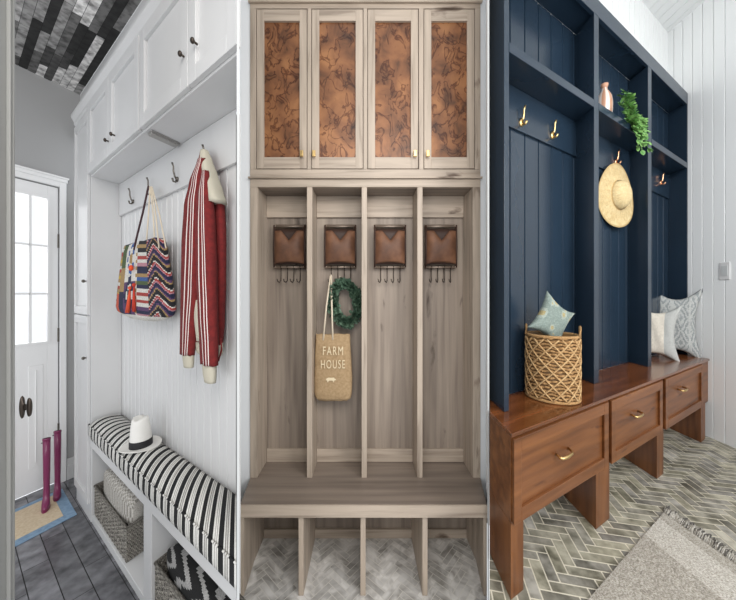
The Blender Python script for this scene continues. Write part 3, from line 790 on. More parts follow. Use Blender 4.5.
for k, (a, b) in enumerate(doorX):
    xa, xb = x2(a, D2) + .003, x2(b, D2) - .003; st = (7.2 / F) * D2
    inner = MB(); mb = MB()
    mb.box(xa, xa + st, D2 + .001, D2 + .0195, zd0 + .003, zd1 - .003); mb.box(xb - st, xb, D2 + .001, D2 + .0195, zd0 + .003, zd1 - .003)
    d = mb.build('door', oak_v, t, bevel=.001)
    mb = MB(); h = 12 / F * D2
    for (e, f_) in ((zd0 + .003, zd0 + h), (zd1 - h, zd1 - .003)):
        mb = MB(); mb.box(xa + st, xb - st, D2 + .001, D2 + .0195, e, f_); mb.build('cross_rail', oak_h, d, bevel=.001)
    mb = MB(); mb.box(xa + st - .001, xb - st + .001, D2 + .011, D2 + .018, zd0 + h - .001, zd1 - h + .001)
    m = copper_panel.copy(); m.name = 'aged copper ' + 'abcd'[k]
    for nd in m.node_tree.nodes:
        if nd.type == 'MAPPING' and tuple(nd.inputs['Scale'].default_value) != (1, 1, 1): nd.inputs['Location'].default_value = (k * 3.7, k * 1.3, k * 5.1)
    mb.build('copper_panel', m, d)
    kx = {0: 302.3, 1: 314.4, 2: 414.6, 3: 427.2}[k]; kz = z2(155, D2); KX = x2(kx, D2)
    mb = MB(); mb.tube([(KX, D2 + .001, kz), (KX, D2 - .012, kz)], .004, 8); mb.box(KX - .0075, KX + .0075, D2 - .02, D2 - .011, kz - .014, kz + .014); mb.build('knob', brass, d, bevel=.003)

# locker unit
t = thing('locker_unit', 'greyed oak open locker unit divided into four tall bays', 'locker', (0, D2, ZS))
ztop = zb - .0005; zo = z2(187, D2)
mb = MB(); mb.box(XA, XB, D2, D2 + .02, zo, ztop); mb.build('top_rail', oak_h, t, bevel=.0015)
mb = MB(); mb.box(XA + .002, XB - .002, D2 + .02, D3, zo, ztop); mb.build('top_board', taupe_h, t)
for (a, b, nm) in ((250, 257.3, 'side_panel'), (306.8, 312.2, 'divider'), (361.6, 367, 'divider'), (417.3, 422.6, 'divider'), (472.8, 480.5, 'side_panel')):
    mb = MB(); mb.box(x2(a, D2), x2(b, D2), D2, D3 - .001, ZS + .0005, zo - .0003); mb.build(nm, oak_v, t, bevel=.0015)
mb = MB(); mb.box(XA, XB, D3, D3 + .012, ZS + .0005, ztop)
mb.build('back_panel', taupe_v, t)
bays = [(257.3, 306.8), (312.2, 361.6), (367, 417.3), (422.6, 472.8)]
for (a, b) in bays:
    xa, xb = x2(a, D2) + .0005, x2(b, D2) - .0005
    mb = MB(); mb.box(xa, xb, D3 - .014, D3 - .0003, z2(218, D3), zo - .0005); mb.build('back_rail', oak_h, t, bevel=.0015)
    mb = MB(); mb.box(xa, xb, D3 - .012, D3 - .0003, ZS + .001, z2(448, D3)); mb.build('back_cleat', oak_h, t, bevel=.0015)
# bench
t = thing('locker_bench', 'greyed oak bench with four open cubbies below the lockers', 'bench', (0, D1, 0))
mb = MB(); zs0 = ZS - 12 / F * D1
mb.prism([ray(240.2, D1), ray(486.8, D1), (XB, D2), (XB, D3 + .013), (XA, D3 + .013), (XA, D2)], zs0, ZS); mb.build('seat', taupe_h, t, bevel=.002)
mb = MB(); mb.box(ray(240.2, D1)[0], ray(486.8, D1)[0], D1 - .008, D1 - .0003, zs0 - .002, ZS - .001); mb.build('front_edge', oak_h, t, bevel=.0015)
E1 = D1 + .012
for (a, b, nm) in ((240.2, 244, 'side_panel'), (298.4, 303.4, 'divider'), (360.4, 365.6, 'divider'), (422.4, 427.6, 'divider'), (483.5, 486.9, 'side_panel')):
    mb = MB(); xa, xb = x2(a, E1), x2(b, E1)
    if nm == 'side_panel': mb.prism([(xa, E1), (xb, E1), (XA + .02, D2), (XA + .02, D3), (XA, D3), (XA, D2)] if a < 300 else [(xa, E1), (xb, E1), (XB, D2), (XB, D3), (XB - .02, D3), (XB - .02, D2)], 0.0005, zs0 - .0003)
    else: mb.box(xa, xb, E1, D3, 0.0005, zs0 - .0003)
    mb.build(nm, oak_v, t, bevel=.0015)
mb = MB(); mb.box(XA, XB, D3 + .001, D3 + .012, .0005, zs0 - .0003); mb.build('back_panel', taupe_v, t)
mb = MB(); mb.box(XA + .021, XB - .021, D3 - .012, D3, .0005, .045)
structure(mb.build('baseboard_middle', oak_h))

# pocket racks
def pocket_rack(Xc, label):
    d = D3 - .015; yb = d - .012; x0 = x2(Xc, d - .02); W = .078; ztp, zbt = z2(226, d - .02), z2(267, d - .02)
    t = thing('wall_pocket', label, 'wall pocket', (x0, d, zbt), 'leather pockets in the lockers')
    mb = MB()
    mb.box(x0 - W, x0 + W, d + .001, d + .0145, ztp - .008, ztp + .012); mb.box(x0 - W, x0 + W, d + .001, d + .0145, zbt - .006, zbt + .010)
    mb.tube([(x0 - W, yb, ztp), (x0 + W, yb, ztp)], .0045, 8); mb.tube([(x0 - W, yb, zbt), (x0 + W, yb, zbt)], .0045, 8)
    for s in (-1, 1):
        for zz in (ztp, zbt): mb.tube([(x0 + s * W * .93, d + .002, zz), (x0 + s * W * .93, yb - .012, zz)], .0045, 8)
        mb.tube([(x0 + s * W * .98, yb - .004, zbt - .004), (x0 + s * W * .98, yb - .004, ztp + .006)], .004, 8)
    mb.build('rack', bronze_rod, t, smooth=True)
    mb = MB(); pw = W * .97; zz1 = ztp - .026; zz0 = zbt + .014
    def pf(a, b):
        x = (a * 2 - 1); z = zz0 + (zz1 - zz0) * b
        dip = .05 * max(0, 1 - abs(x) * 1.9) ** 1.0 * b ** 3
        sag = .010 * (1 - x * x) * (1 - b) ** 3
        return (x0 + pw * x, yb - .010 - .034 * (1 - x ** 4) * (math.sin(PI * min(1, b * .92 + .04)) ** .6), z - dip - sag * -1)
    mb.grid(pf, 24, 18); mb.build('pouch', leather, t, smooth=True, solid=.004)
    mb = MB(); mb.grid(lambda a, b: (x0 + pw * (a * 2 - 1), yb - .006, zz0 + (zz1 + .010 - zz0) * b), 6, 6); mb.build('pouch_back', leather_dark, t, smooth=True, solid=.003)
    for s in (-1, 1):
        mb = MB(); mb.tube([(x0 + s * pw, yb - .008, zz0 - .016), (x0 + s * pw, yb - .012, (zz0 + zz1) / 2), (x0 + s * pw, yb - .008, zz1 + .03)], .0055, 8)
        mb.build('lacing', leather_dark, t, smooth=True)
    for k in range(4):
        hx = x0 - W * .62 + W * .42 * k + .002; z = zbt
        mb = MB(); mb.tube([(hx, yb - .006, z - .002), (hx, yb - .0075, z + .004), (hx, yb + .0075, z + .004), (hx, yb + .007, z - .03), (hx, yb + .002, z - .068), (hx - .004, yb - .008, z - .078), (hx - .012, yb - .014, z - .072), (hx - .014, yb - .016, z - .060)], .0026, 6)
        mb.build('hook', dark_metal, t, smooth=True)
    return t
p0 = pocket_rack(289.5, 'brown leather wall pocket with hooks in the locker bay with nothing hanging, first from the door side')
p0['label'] = 'leather wall pocket left of the one holding the tan tote'
def pk(X, label): dup(p0, (x2(X, D3 - .035) - x2(289.5, D3 - .035), 0, 0), label)
pk(340.3, 'leather wall pocket above the tan tote and green wreath')
pk(390, 'leather wall pocket in the third oak bay, just right of the green wreath')
pk(441, 'leather wall pocket in the last oak bay, beside the blue lockers')

# tote bag
dT = D3 - .075
t = thing('tote_bag', 'tan canvas tote with cream lettering hanging in the second oak bay', 'tote bag', (x2(333, dT), dT, z2(399, dT)))
mb = MB()
spec = [(316, 350, 334, .010), (315.5, 350.5, 345, .022), (315, 351.5, 360, .030), (314.5, 352.5, 378, .034), (314.5, 352, 392, .034), (316, 351, 397, .030), (319, 348, 399.5, .02)]
def ring2(Xa, Xb, Y, d, b, n=40, pw=.6, wob=.05):
    out = []; xa, xb, z = x2(Xa, d), x2(Xb, d), z2(Y, d)
    for k in range(n):
        a = 2 * PI * k / n; c_, s_ = math.cos(a), math.sin(a)
        out.append(((xa + xb) / 2 + (xb - xa) / 2 * math.copysign(abs(c_) ** pw, c_), d + b * math.copysign(abs(s_) ** pw, s_) * (1 + wob * math.sin(Y * .25 + 6 * a)), z + .002 * math.sin(9 * a + Y)))
    return out
rings = [ring2(a, b, c, dT, d) for a, b, c, d in ramp(spec, 5)]
mb.loft(rings, caps=False); mb.face(list(range(len(mb.v) - 40, len(mb.v))))
mb.build('pouch', jute, t, smooth=True)
hz = z2(270, D3 - .03)
mb = MB()
for (xt, xm, off) in ((329.5, 323.5, -.012), (330.5, 333, -.012)):
    mb.tube([(x2(xt, dT), D3 - .03, z2(276, dT)), (x2((xt + xm) / 2, dT), dT - .002, z2(305, dT)), (x2(xm, dT), dT + off, z2(340, dT))], .0045, 8)
mb.tube([(x2(329.5, dT), D3 - .03, z2(276, dT)), (x2(330, dT), D3 - .031, z2(274.5, dT)), (x2(330.5, dT), D3 - .03, z2(276, dT))], .0045, 8)
mb.build('strap', cream, t, smooth=True)
def lettering(txt, Xc, Y, hpx, wpx):
    cu = bpy.data.curves.new('t', 'FONT'); cu.body = txt; cu.align_x = 'CENTER'; cu.size = 1.0; cu.space_character = 1.25; cu.extrude = 0.0
    o = bpy.data.objects.new('t', cu); COL.objects.link(o); bpy.context.view_layer.update()
    me = o.to_mesh(); vs = [v.co.copy() for v in me.vertices]; fs = [list(p.vertices) for p in me.polygons]; o.to_mesh_clear()
    bpy.data.objects.remove(o); bpy.data.curves.remove(cu)
    mnx, mxx = min(v.x for v in vs), max(v.x for v in vs); mny, mxy = min(v.y for v in vs), max(v.y for v in vs)
    d = dT - .0385; mb = MB(); sx = x2(wpx + CX, d) / (mxx - mnx); sz = hpx / F * d / (mxy - mny)
    for v in vs:
        lx = (v.x - (mnx + mxx) / 2) * sx; mb.vert((x2(Xc, d) + lx, d + .0, z2(Y, d) + (v.y - mny) * sz))
    for f_ in fs: mb.face(f_)
    return mb
m1 = lettering('FARM', 333, 355, 8.5, 20); m1.build('lettering', print_w, t, solid=.0012)
m2 = lettering('HOUSE', 333, 368.5, 8.5, 24); m2.build('lettering', print_w, t, solid=.0012)
mb = MB(); d = dT - .0385                                # small animal silhouette printed under the words
pig = [(-6, 0), (-5.2, 1.8), (-3, 2.8), (1, 2.6), (3.4, 2.9), (4.2, 1.6), (5.8, .8), (5.6, -.2), (4, -.6), (3.2, -2.6), (2.4, -2.6), (2, -.8), (-2.4, -.7), (-3.4, -2.6), (-4.2, -2.6), (-4.6, -.6)]
mb.poly([(x2(331 + a * .85, d), d, z2(380 - b * .85, d)) for a, b in pig]); mb.build('print_mark', print_w, t, solid=.0012)

# wreath
dW = D3 - .045
t = thing('boxwood_wreath', 'small dark green leafy wreath hanging beside the tan tote', 'wreath', (x2(346, dW), dW, z2(327, dW)))
wx, wz_ = x2(345.5, dW), z2(303, dW); ra, rb = 11.0 / F * dW, 19.0 / F * dW
mb = MB(); mb.tube([(wx + ra * math.cos(a), dW, wz_ + rb * math.sin(a)) for a in [2 * PI * k / 40 for k in range(41)]], .006, 6); mb.build('stem', material('twig', '#4b4034', .9), t, smooth=True)
def leaf(mb, p, d, nrm, L, W, mi=0):
    d = Vector(d).normalized(); s = d.cross(Vector(nrm))
    if s.length < .05: s = d.cross(Vector((.3, 1, .2)))
    s.normalize(); nn = s.cross(d); p = Vector(p)
    pts = [p, p + d * L * .35 + s * W * .5 + nn * W * .12, p + d * L * .75 + s * W * .42 + nn * W * .1, p + d * L, p + d * L * .75 - s * W * .42 + nn * W * .1, p + d * L * .35 - s * W * .5 + nn * W * .12, p + d * L * .5 - nn * W * .05]
    i = [mb.vert(q) for q in pts]
    for k in range(6): mb.face([i[k], i[(k + 1) % 6], i[6]], mi)
mb = MB()
for k in range(900):
    a = random.uniform(0, 2 * PI); p = Vector((wx + ra * math.cos(a), dW, wz_ + rb * math.sin(a)))
    dr = Vector((math.cos(a) * random.uniform(-.8, 1.2) - math.sin(a) * .8, -random.uniform(-.3, 1.0), math.sin(a) * random.uniform(-.8, 1.2) + math.cos(a) * .8 + random.uniform(-.4, .4)))
    q = p + dr.normalized() * random.uniform(0, .018); q.y = min(q.y, D3 - .02)
    if q.y + dr.normalized().y * .03 > D3 - .018: dr.y = -abs(dr.y)
    leaf(mb, q, dr, (random.uniform(-1, 1), -1, random.uniform(-1, 1)), random.uniform(.022, .036), random.uniform(.014, .02))
mb.build('leaves', leaf_dark, t)
mb = MB(); mb.tube([(wx - .03, D3 - .035, z2(276, D3 - .03)), (wx - .015, dW, wz_ + rb), (wx, dW, wz_ + rb + .002)], .0015, 5); mb.build('hanging_loop', cream, t)

# ================================================================== BAY WITH THE BLUE LOCKERS
wood_c = dict(col='#81522d', col2='#532f16', col3='#6e4324', detail=6, lo=0.28, hi=0.7)
walnut_u = material('walnut stained wood', rough=0.38, vein=((5, 22, 22), .64, .74, '#9a7c66', .3), scale=(2.2, 30, 30), rotz=R3.ang, bump=.05, bscale=(3, 90, 90), **wood_c)
walnut_v = material('walnut stained upright', rough=0.38, scale=(26, 26, 2.2), bump=.05, bscale=(80, 80, 3), **wood_c)
walnut_top = material('walnut bench top', '#7f4a28', 0.2, col2='#532d15', col3='#6b3d1d', detail=6, lo=0.28, hi=0.7, scale=(2.2, 30, 30), rotz=R3.ang, coat=.3)
navy = material('deep blue paint', '#223140', 0.24, col2='#1f2d3b', scale=(4, 4, 4))
pL = R3.p0 * 1.195; vL = (pL - R3.p0) / R3.nd; vK = vL + 0.14
H3 = R3.H; sF = 0.835
uE = R3.u(688.0, vL)                                        # end wall with the switch
CE3 = R3.wu(686, 17.0, uE)
def u0(v): return R3.u(489.6, v)                            # where the bay meets the partition
ends = R3.u(511.5, 0)
P3 = R3.P
reg = [tuple(P3((u0(-.2), -.2, 0)).xy), tuple(P3((uE + .02, -1.25, 0)).xy), tuple(P3((uE + .02, vK + .02, 0)).xy), tuple(P3((u0(vK + .02), vK + .02, 0)).xy)]
fl3 = [ray(489.4, 0.5), (2.4, 0.5), tuple(P3((uE + .02, -1.9, 0)).xy), tuple(P3((uE + .02, vK + .02, 0)).xy), ray(489.4, 1.38)]
fl3 = [ray(489.4, 0.45), tuple(P3((uE + .02, -2.0, 0)).xy), tuple(P3((uE + .02, vK + .02, 0)).xy), tuple(P3((u0(vK + .02), vK + .02, 0)).xy)]
mb = MB(); mb.prism(ccw(fl3), R3.z0 - .03, R3.z0 - .0015)
def green_col():
    k = random.uniform(0.24, 0.52); g = random.random()
    return mix((k * .95, k * .90, k * .68, 1), (k, k * .96, k * .87, 1), g)
herringbone(mb, fl3, R3.z0, -0.22, 0.120, 0.040, 0.005, green_col, org=(.3, 1.0))
structure(mb.build('floor_right', [grout_cream, tile_green]))
mb = MB(P3); boards(mb, u0(vK) + .0, uE, vK + .012, vK + .04, 0, CE3, .085, .004, .007)
structure(mb.build('wall_blue_lockers', ship_white))
# end wall of vertical boards (runs along v)
def P3s(p): return P3((p[1], p[0], p[2]))
mb = MB(P3s); boards(mb, -2.0, vK + .03, uE, uE + .03, 0, CE3, .068, .004, .008)
structure(mb.build('wall_right', ship_white))
mb = MB(P3s)
def Pc(p): return P3((p[1], p[0], p[2]))
cpoly = [(u0(-.4), -.4), (uE, -2.0), (uE, vK + .012), (u0(vK + .012), vK + .012)]
mb = MB(P3); mb.prism(cpoly, CE3 + .004, CE3 + .03)
k = u0(vK)
while k < uE + .2:
    a, b = k + .002, k + .083
    q = clip([(a, -2.0), (b, -2.0), (b, vK + .012), (a, vK + .012)], ccw(cpoly))
    if len(q) >= 3: mb.prism(q, CE3, CE3 + .0035)
    k += .085
structure(mb.build('ceiling_right', ship_white))

# ---- bench with drawers
wT = H3 * (1 - 0.377 / sF); wB0 = H3 * (1 - .628 / sF)
t = thing('drawer_bench', 'stained wood bench with three drawers and open feet', 'bench', P3((uE / 2, 0, 0)))
vcut = None
def bench_plan(v0, off):            # clipped at the partition
    r = ends + off; vs = [v0]
    # find v where u0(v) == r
    lo_, hi_ = v0, vK
    if u0(vK) > r:
        for _ in range(40):
            m_ = (lo_ + hi_) / 2
            if u0(m_) > r: hi_ = m_
            else: lo_ = m_
        return [(r, v0), (uE - .001, v0), (uE - .001, vK), (u0(vK), vK), (r, lo_)]
    return [(r, v0), (uE - .001, v0), (uE - .001, vK), (r, vK)]
mb = MB(P3); mb.prism(bench_plan(-.006, -.003), wT - .014, wT); mb.build('top', walnut_top, t, bevel=.002)
mb = MB(P3); mb.prism(bench_plan(.004, 0), wB0, wT - .0143); mb.build('carcase', walnut_u, t, bevel=.0015)
R3cap = min(703, 365 + F * (lambda q: q.x / q.y)(P3((uE - .012, -.014, 0))))
dX = [(514, 608.5), (611.5, 662.5), (665.5, R3cap)]
hp = [(567, 455), (639.5, 415), (684.8, 389.5)]
for (a, b), (hx, hy) in zip(dX, hp):
    ua, ub = R3.u(a, -.012), R3.u(b, -.012)
    mb = MB(P3); shaker(mb, ua, ub, -.014, wB0 + .006, wT - .018, .0175, .045, .04, .012); dr = mb.build('drawer', walnut_u, t, bevel=.0015)
    um = R3.u(hx, -.03); wm = R3.w(hx, hy, -.03); hw = min(.042, (ub - ua) * .16)
    mb = MB(P3)
    mb.tube([(um - hw, -.004, wm), (um - hw, -.026, wm), (um - hw * .8, -.034, wm - .002), (um, -.037, wm - .003), (um + hw * .8, -.034, wm - .002), (um + hw, -.026, wm), (um + hw, -.004, wm)], [.0055, .005, .0055, .0065, .0055, .005, .0055], 8)
    mb.build('handle', brass, dr, smooth=True)
legs = [(511.8, 523.5), (596, 609.5), (657, 663.5), (R3cap - 2, R3cap + 2.2)]
for i, (a, b) in enumerate(legs):
    ua, ub = R3.u(a, .004), R3.u(b, .004)
    if i == 0: pl = [(ua, .004), (ub, .004), (ub, vK * .9), (ub - .001, vK * .9)]; pl = [(ends + .0, .004), (ub, .004), (ub, vK - .02), (max(ends, u0(vK - .02)), vK - .02)] + ([] if u0(vK - .02) < ends else [(ends, max(0.02, bench_plan(.004, 0)[-1][1]))])
    else: pl = [(ua, .004), (ub, .004), (ub, vK - .02), (ua, vK - .02)]
    mb = MB(P3); mb.prism(pl, .0005, wB0 - .0003); mb.build('leg', walnut_v, t, bevel=.0015)

# ---- blue locker unit
t = thing('blue_lockers', 'deep blue open locker unit with shelf standing on the wood bench', 'locker', P3((uE / 2, vL, wT)))
sLr = sF / 1.195
zs1, zs0_ = H3 * (1 + .680 / sLr), H3 * (1 + .653 / sLr); zr0, zr1 = H3 * (1 + .985 / sLr), H3 * (1 + 1.045 / sLr)
uLs = max(R3.u(502.5, vL), u0(vK) + .001); uRs = uE - .003
mb = MB(P3); mb.prism([(uLs, vL), (R3.u(509, vL), vL), (R3.u(509, vL), vK), (max(uLs, u0(vK)), vK)], wT + .0005, zr1); mb.build('side_panel', navy, t, bevel=.0015)
uI0 = R3.u(509, vL) + .0003
mb = MB(P3); mb.box((uE - .022), uRs, vL, vK, wT + .0005, zr1); mb.build('side_panel', navy, t, bevel=.0015)
uI1 = (uE - .022) - .0003
divs = [(594, 598.8), (648, 651.5)]
dv = [(R3.u(a, vL), R3.u(b, vL)) for a, b in divs]
for (a, b) in dv:
    mb = MB(P3); mb.box(a, b, vL, vK - .001, wT + .0005, zr0 - .0003); mb.build('divider', navy, t, bevel=.0015)
mb = MB(P3); mb.box(uI0, uI1, vL, vL + .02, zr0, zr1); mb.build('top_rail', navy, t, bevel=.0015)
mb = MB(P3); mb.box(uI0, uI1, vL + .0203, vK, zr0 + .012, zr0 + .03); mb.build('top_board', navy, t)
mb = MB(P3); boards(mb, uI0 - .002, uI1 + .002, vK, vK + .01, wT + .0005, zr0 + .011, R3.u(540, vK) - R3.u(526.5, vK), .005, .007); mb.build('back_panel', navy, t)
wh0 = R3.w(509, 126, vK - .012)
segs = [(uI0, dv[0][0] - .0005), (dv[0][1] + .0005, dv[1][0] - .0005), (dv[1][1] + .0005, uI1)]
for (a, b) in segs:
    mb = MB(P3); mb.box(a, b, vL - .001, vK - .0005, zs0_, zs1); mb.build('shelf', navy, t, bevel=.0015)
    mb = MB(P3); mb.box(a, b, vK - .012, vK - .0005, wh0, zs0_ - .0005); mb.build('hook_rail', navy, t, bevel=.0015)

# ---- hooks in the lockers
def hook3(X, Y, label, m):
    v = vK - .0125; u, wv_ = R3.u(X, v), R3.w(X, Y, v) - .006
    t = thing('coat_hook', label, 'hook', P3((u, v, wv_)), 'metal hooks in the blue lockers')
    fr = R3.frame(u, v, wv_)
    yv = -1 if (Matrix.Rotation(R3.ang, 2).to_3x3() @ Vector((0, 1, 0))).xy.dot(R3.n) > 0 else 1
    mb = MB(fr); mb.loft([[(.014 * math.cos(a) * s, yv * d, -.006 + .020 * math.sin(a) * s) for a in [2 * PI * k / 16 for k in range(16)]] for s, d in ((1, -.001), (1, .003), (.75, .007))]); mb.build('plate', m, t, smooth=True)
    mb = MB(fr); mb.tube([(0, yv * .004, 0), (0, yv * .010, .006), (0, yv * .014, .026), (0, yv * .015, .048), (0, yv * .020, .062)], [.006, .005, .0042, .0038, .005], 8); mb.build('upper_prong', m, t, smooth=True)
    mb = MB(fr); mb.tube([(0, yv * .004, -.008), (0, yv * .012, -.022), (0, yv * .021, -.022), (0, yv * .027, -.010)], [.006, .005, .005, .006], 8); mb.build('lower_prong', m, t, smooth=True)
    return t
k0 = hook3(521, 120, 'brass hook at the outer edge of the first blue locker', brass)
k1 = hook3(552, 133, 'brass hook beside the first divider of the blue lockers, above the rope basket', brass)
k2 = hook3(615.5, 160, 'copper hook above the straw hat', copper_m)
k3 = hook3(660.5, 181, 'copper hook in the narrow far locker above the pillows', copper_m)

# ---- straw hat on its hook
HAT_YAW, HS = -.12, 1.42
vh3 = vK - .03
uh, wh_ = R3.u(616, vh3), R3.w(616, 196, vh3)
t = thing('sun_hat', 'natural straw sun hat hanging from the middle locker hook', 'hat', P3((uh, vh3, wh_ - .14)))
M = Matrix.Translation(P3((uh, vh3, wh_))) @ Matrix.Rotation(math.atan2(-R3.n.y, -R3.n.x) + HAT_YAW, 4, 'Z') @ Matrix.Rotation(PI / 2, 4, 'Y')
tf = lambda p: M @ Vector(p)
st1, st2 = srgb('#d6c396'), srgb('#bb9d69')
n = 64
def hr(r, z, wobble=0.0): return [(r * HS * math.cos(2 * PI * k / n), r * HS * math.sin(2 * PI * k / n) * .94, z + wobble * math.sin(2 * 2 * PI * k / n + .6)) for k in range(n)]
prof = [(.062, .020), (.068, .016), (.085, .012), (.10, .009), (.115, .007), (.13, .006), (.137, .007), (.137, .003), (.115, .002), (.085, .006), (.064, .012)]
mb = MB(tf); mb.loft([hr(r, z, .010 * max(0, (r - .07)) / .07) for r, z in prof], caps=False, cf=lambda i, j: mix(st1, st2, (.15 + .5 * random.random()) if i != 5 else .8)); mb.build('brim', vcol, t, smooth=True)
mb = MB(tf); mb.loft([hr(r, z) for r, z in [(.062, .012), (.060, .025), (.056, .040), (.049, .052), (.039, .059), (.026, .064), (.012, .066), (.002, .066)]], cf=lambda i, j: mix(st1, st2, .0 + .5 * random.random())); mb.build('crown', vcol, t, smooth=True)
mb = MB(tf); mb.loft([hr(.0645, .014), hr(.0632, .024)], caps=False, cf=lambda i, j: st2); mb.build('band', vcol_s, t, smooth=True)

# ---- vase on the shelf
uv_, wv3 = R3.u(604.5, vL + .045), zs1 + .0005
O = P3((uv_, vL + .045, wv3)); tf = lambda p: O + Vector(p)
t = thing('striped_vase', 'slim copper and white striped vase on the blue shelf', 'vase', O)
cop, pale = srgb('#b58a72'), srgb('#d3c8bf')
mb = MB(tf); mb.lathe([(.030, 0), (.034, .004), (.036, .03), (.036, .07), (.032, .10), (.022, .125), (.013, .14), (.012, .165), (.016, .17)], 48, cf=lambda i, j: cop if (j // 4) % 2 else pale)
mb.build('body', material('striped glaze', rough=.3, metal=.2, vc=True), t, smooth=True)
mb = MB(tf); mb.lathe([(.0125, .150), (.0175, .168), (.0165, .174), (.011, .174)], 32, cf=lambda i, j: cop); mb.build('lip', vcol_s, t, smooth=True)

# ---- trailing plant on the shelf
up, vp = R3.u(628, vL + .03), vL + .03
t = thing('trailing_plant', 'leafy green plant trailing over the blue shelf edge', 'plant', P3((up, vp, zs1 + .001)))
mbS = MB(); mbL = MB()
tips = [(619, 96), (624, 92), (630, 98), (622, 112), (632, 108), (628, 120), (636, 118), (634, 130), (640, 124), (642, 136), (645, 130), (638, 146), (642, 150), (646, 142), (648, 148), (626, 104), (620, 104), (636, 126), (643, 122), (640, 140)]
for (X, Y) in tips:
    v_e = vL - random.uniform(.012, .05); s0 = P3((up + random.uniform(-.02, .02), vL + random.uniform(.015, .04), zs1 + .006))
    e = P3((R3.u(X, v_e), v_e, R3.w(X, Y, v_e)))
    m_ = (s0 + e) / 2; m_.z = max(s0.z, e.z) + random.uniform(.01, .03); o_ = Vector(tuple(-R3.d2)) * .02
    m_ += Vector((o_.x, o_.y, 0)); 
    pts = [s0 * (1 - q) ** 2 + m_ * 2 * q * (1 - q) + e * q * q for q in [k / 8 for k in range(9)]]
    mbS.tube(pts, .0014, 5)
    for k in range(1, 9):
        for s in range(4):
            dr = (pts[k] - pts[k - 1]).normalized() + Vector((random.uniform(-1, 1), random.uniform(-1, .2), random.uniform(-.9, .6)))
            leaf(mbL, pts[k], dr, (random.uniform(-.6, .6), -1, .6), random.uniform(.022, .036), random.uniform(.015, .022))
mbS.build('stem', leaf_green, t, smooth=True); mbL.build('leaves', leaf_green, t)

# ---- rope basket with its pillow
uc, vc_ = R3.at(552, 397, wT); O = P3((uc, vc_, wT + .0005))
rad = 26.5 / F * O.y * .86; hB = (H3 - wT) and (395 - 334) / F * O.y * 1.02
t = thing('rope_basket', 'tall round seagrass basket with crossed weave on the wood bench', 'basket', O)
tf = lambda p: O + Vector(p)
g1_, g2_ = srgb('#bd9564'), srgb('#916b3e')
mb = MB(tf); mb.lathe([(.002, .003), (rad * .9, .003), (rad * .92, .01), (rad * .94, hB), (rad * .90, hB), (rad * .88, .012), (.002, .010)], 48, cf=lambda i, j: srgb('#7a5c38')); mb.build('liner', vcol_s, t, smooth=True)
mb = MB(tf); nrow = 20
for k in range(nrow):
    z = .008 + (hB - .012) * k / (nrow - 1)
    pts = []
    for j in range(97):
        a = 2 * PI * j / 96; rr_ = rad * (.975 + .028 * math.sin(24 * a + (k % 2) * PI)); pts.append((rr_ * math.cos(a), rr_ * math.sin(a), z + .0025 * math.sin(12 * a + k)))
    mb.tube(pts, .0052, 5, cf=lambda i, j, k=k: mix(g1_, g2_, .5 + .4 * math.sin(i * 1.9 + k * 2.3)))
mb.build('coils', vcol, t, smooth=True)
mb = MB(tf)
for s in (-1, 1):
    for k in range(12):
        a0_ = 2 * PI * k / 12; pts = []
        for j in range(25):
            q = j / 24; a = a0_ + s * q * 2.3; pts.append((rad * 1.025 * math.cos(a), rad * 1.025 * math.sin(a), .01 + (hB - .02) * q))
        mb.tube(pts, .0036, 5, cf=lambda i, j: mix(srgb('#cfae7e'), g1_, random.random()))
mb.build('lattice', vcol, t, smooth=True)
mb = MB(tf); mb.tube([(rad * .98 * math.cos(a), rad * .98 * math.sin(a), hB) for a in [2 * PI * k / 48 for k in range(49)]], .006, 8, cf=lambda i, j: mix(g1_, g2_, .5 * ((i + j) % 2)))
mb.build('rim', vcol, t, smooth=True)
mb = MB(tf); mb.tube([(rad * 1.0 * math.cos(a), rad * 1.0 * math.sin(a), .006) for a in [2 * PI * k / 48 for k in range(49)]], .006, 8, cf=lambda i, j: mix(g1_, g2_, .5 * ((i + j) % 2)))
mb.build('foot_ring', vcol, t, smooth=True)
va = math.atan2(O.y, O.x)
for s in (-1, 1):
    a = va + PI + s * (PI / 2 - .05); ca, sa = math.cos(a), math.sin(a); tx, ty = -sa, ca
    mb = MB(tf); mb.tube([(rad * ca + tx * q, rad * sa + ty * q, hB + h_) for q, h_ in ((-.03, 0), (-.024, .028), (0, .04), (.024, .028), (.03, 0))], .0052, 8, cf=lambda i, j: mix(g1_, g2_, .5 * (i % 2))); mb.build('handle', vcol, t, smooth=True)

def pillow(tf, W, H, T, cf, ear=.10, nu=36, nv=36):
    mb = MB(tf)
    def edge(x, y):
        kx = 1 + ear * abs(x * y) ** 2.5 - ear * .8 * (1 - y * y) * abs(x) ** 2; ky = 1 + ear * abs(x * y) ** 2.5 - ear * .9 * (1 - x * x) * abs(y) ** 2
        return x * kx * W / 2, y * ky * H / 2
    for s in (-1, 1):
        def fn(a, b, s=s):
            x, y = a * 2 - 1, b * 2 - 1; X, Y = edge(x, y)
            z = T / 2 * ((1 - x ** 4) * (1 - y ** 4)) ** .55
            return (X, s * z + .002 * s * math.sin(9 * x + 4 * y) * (1 - x * x) * (1 - y * y), Y)
        mb.grid(fn, nu, nv, cf=cf)
    return mb
random.seed(5)
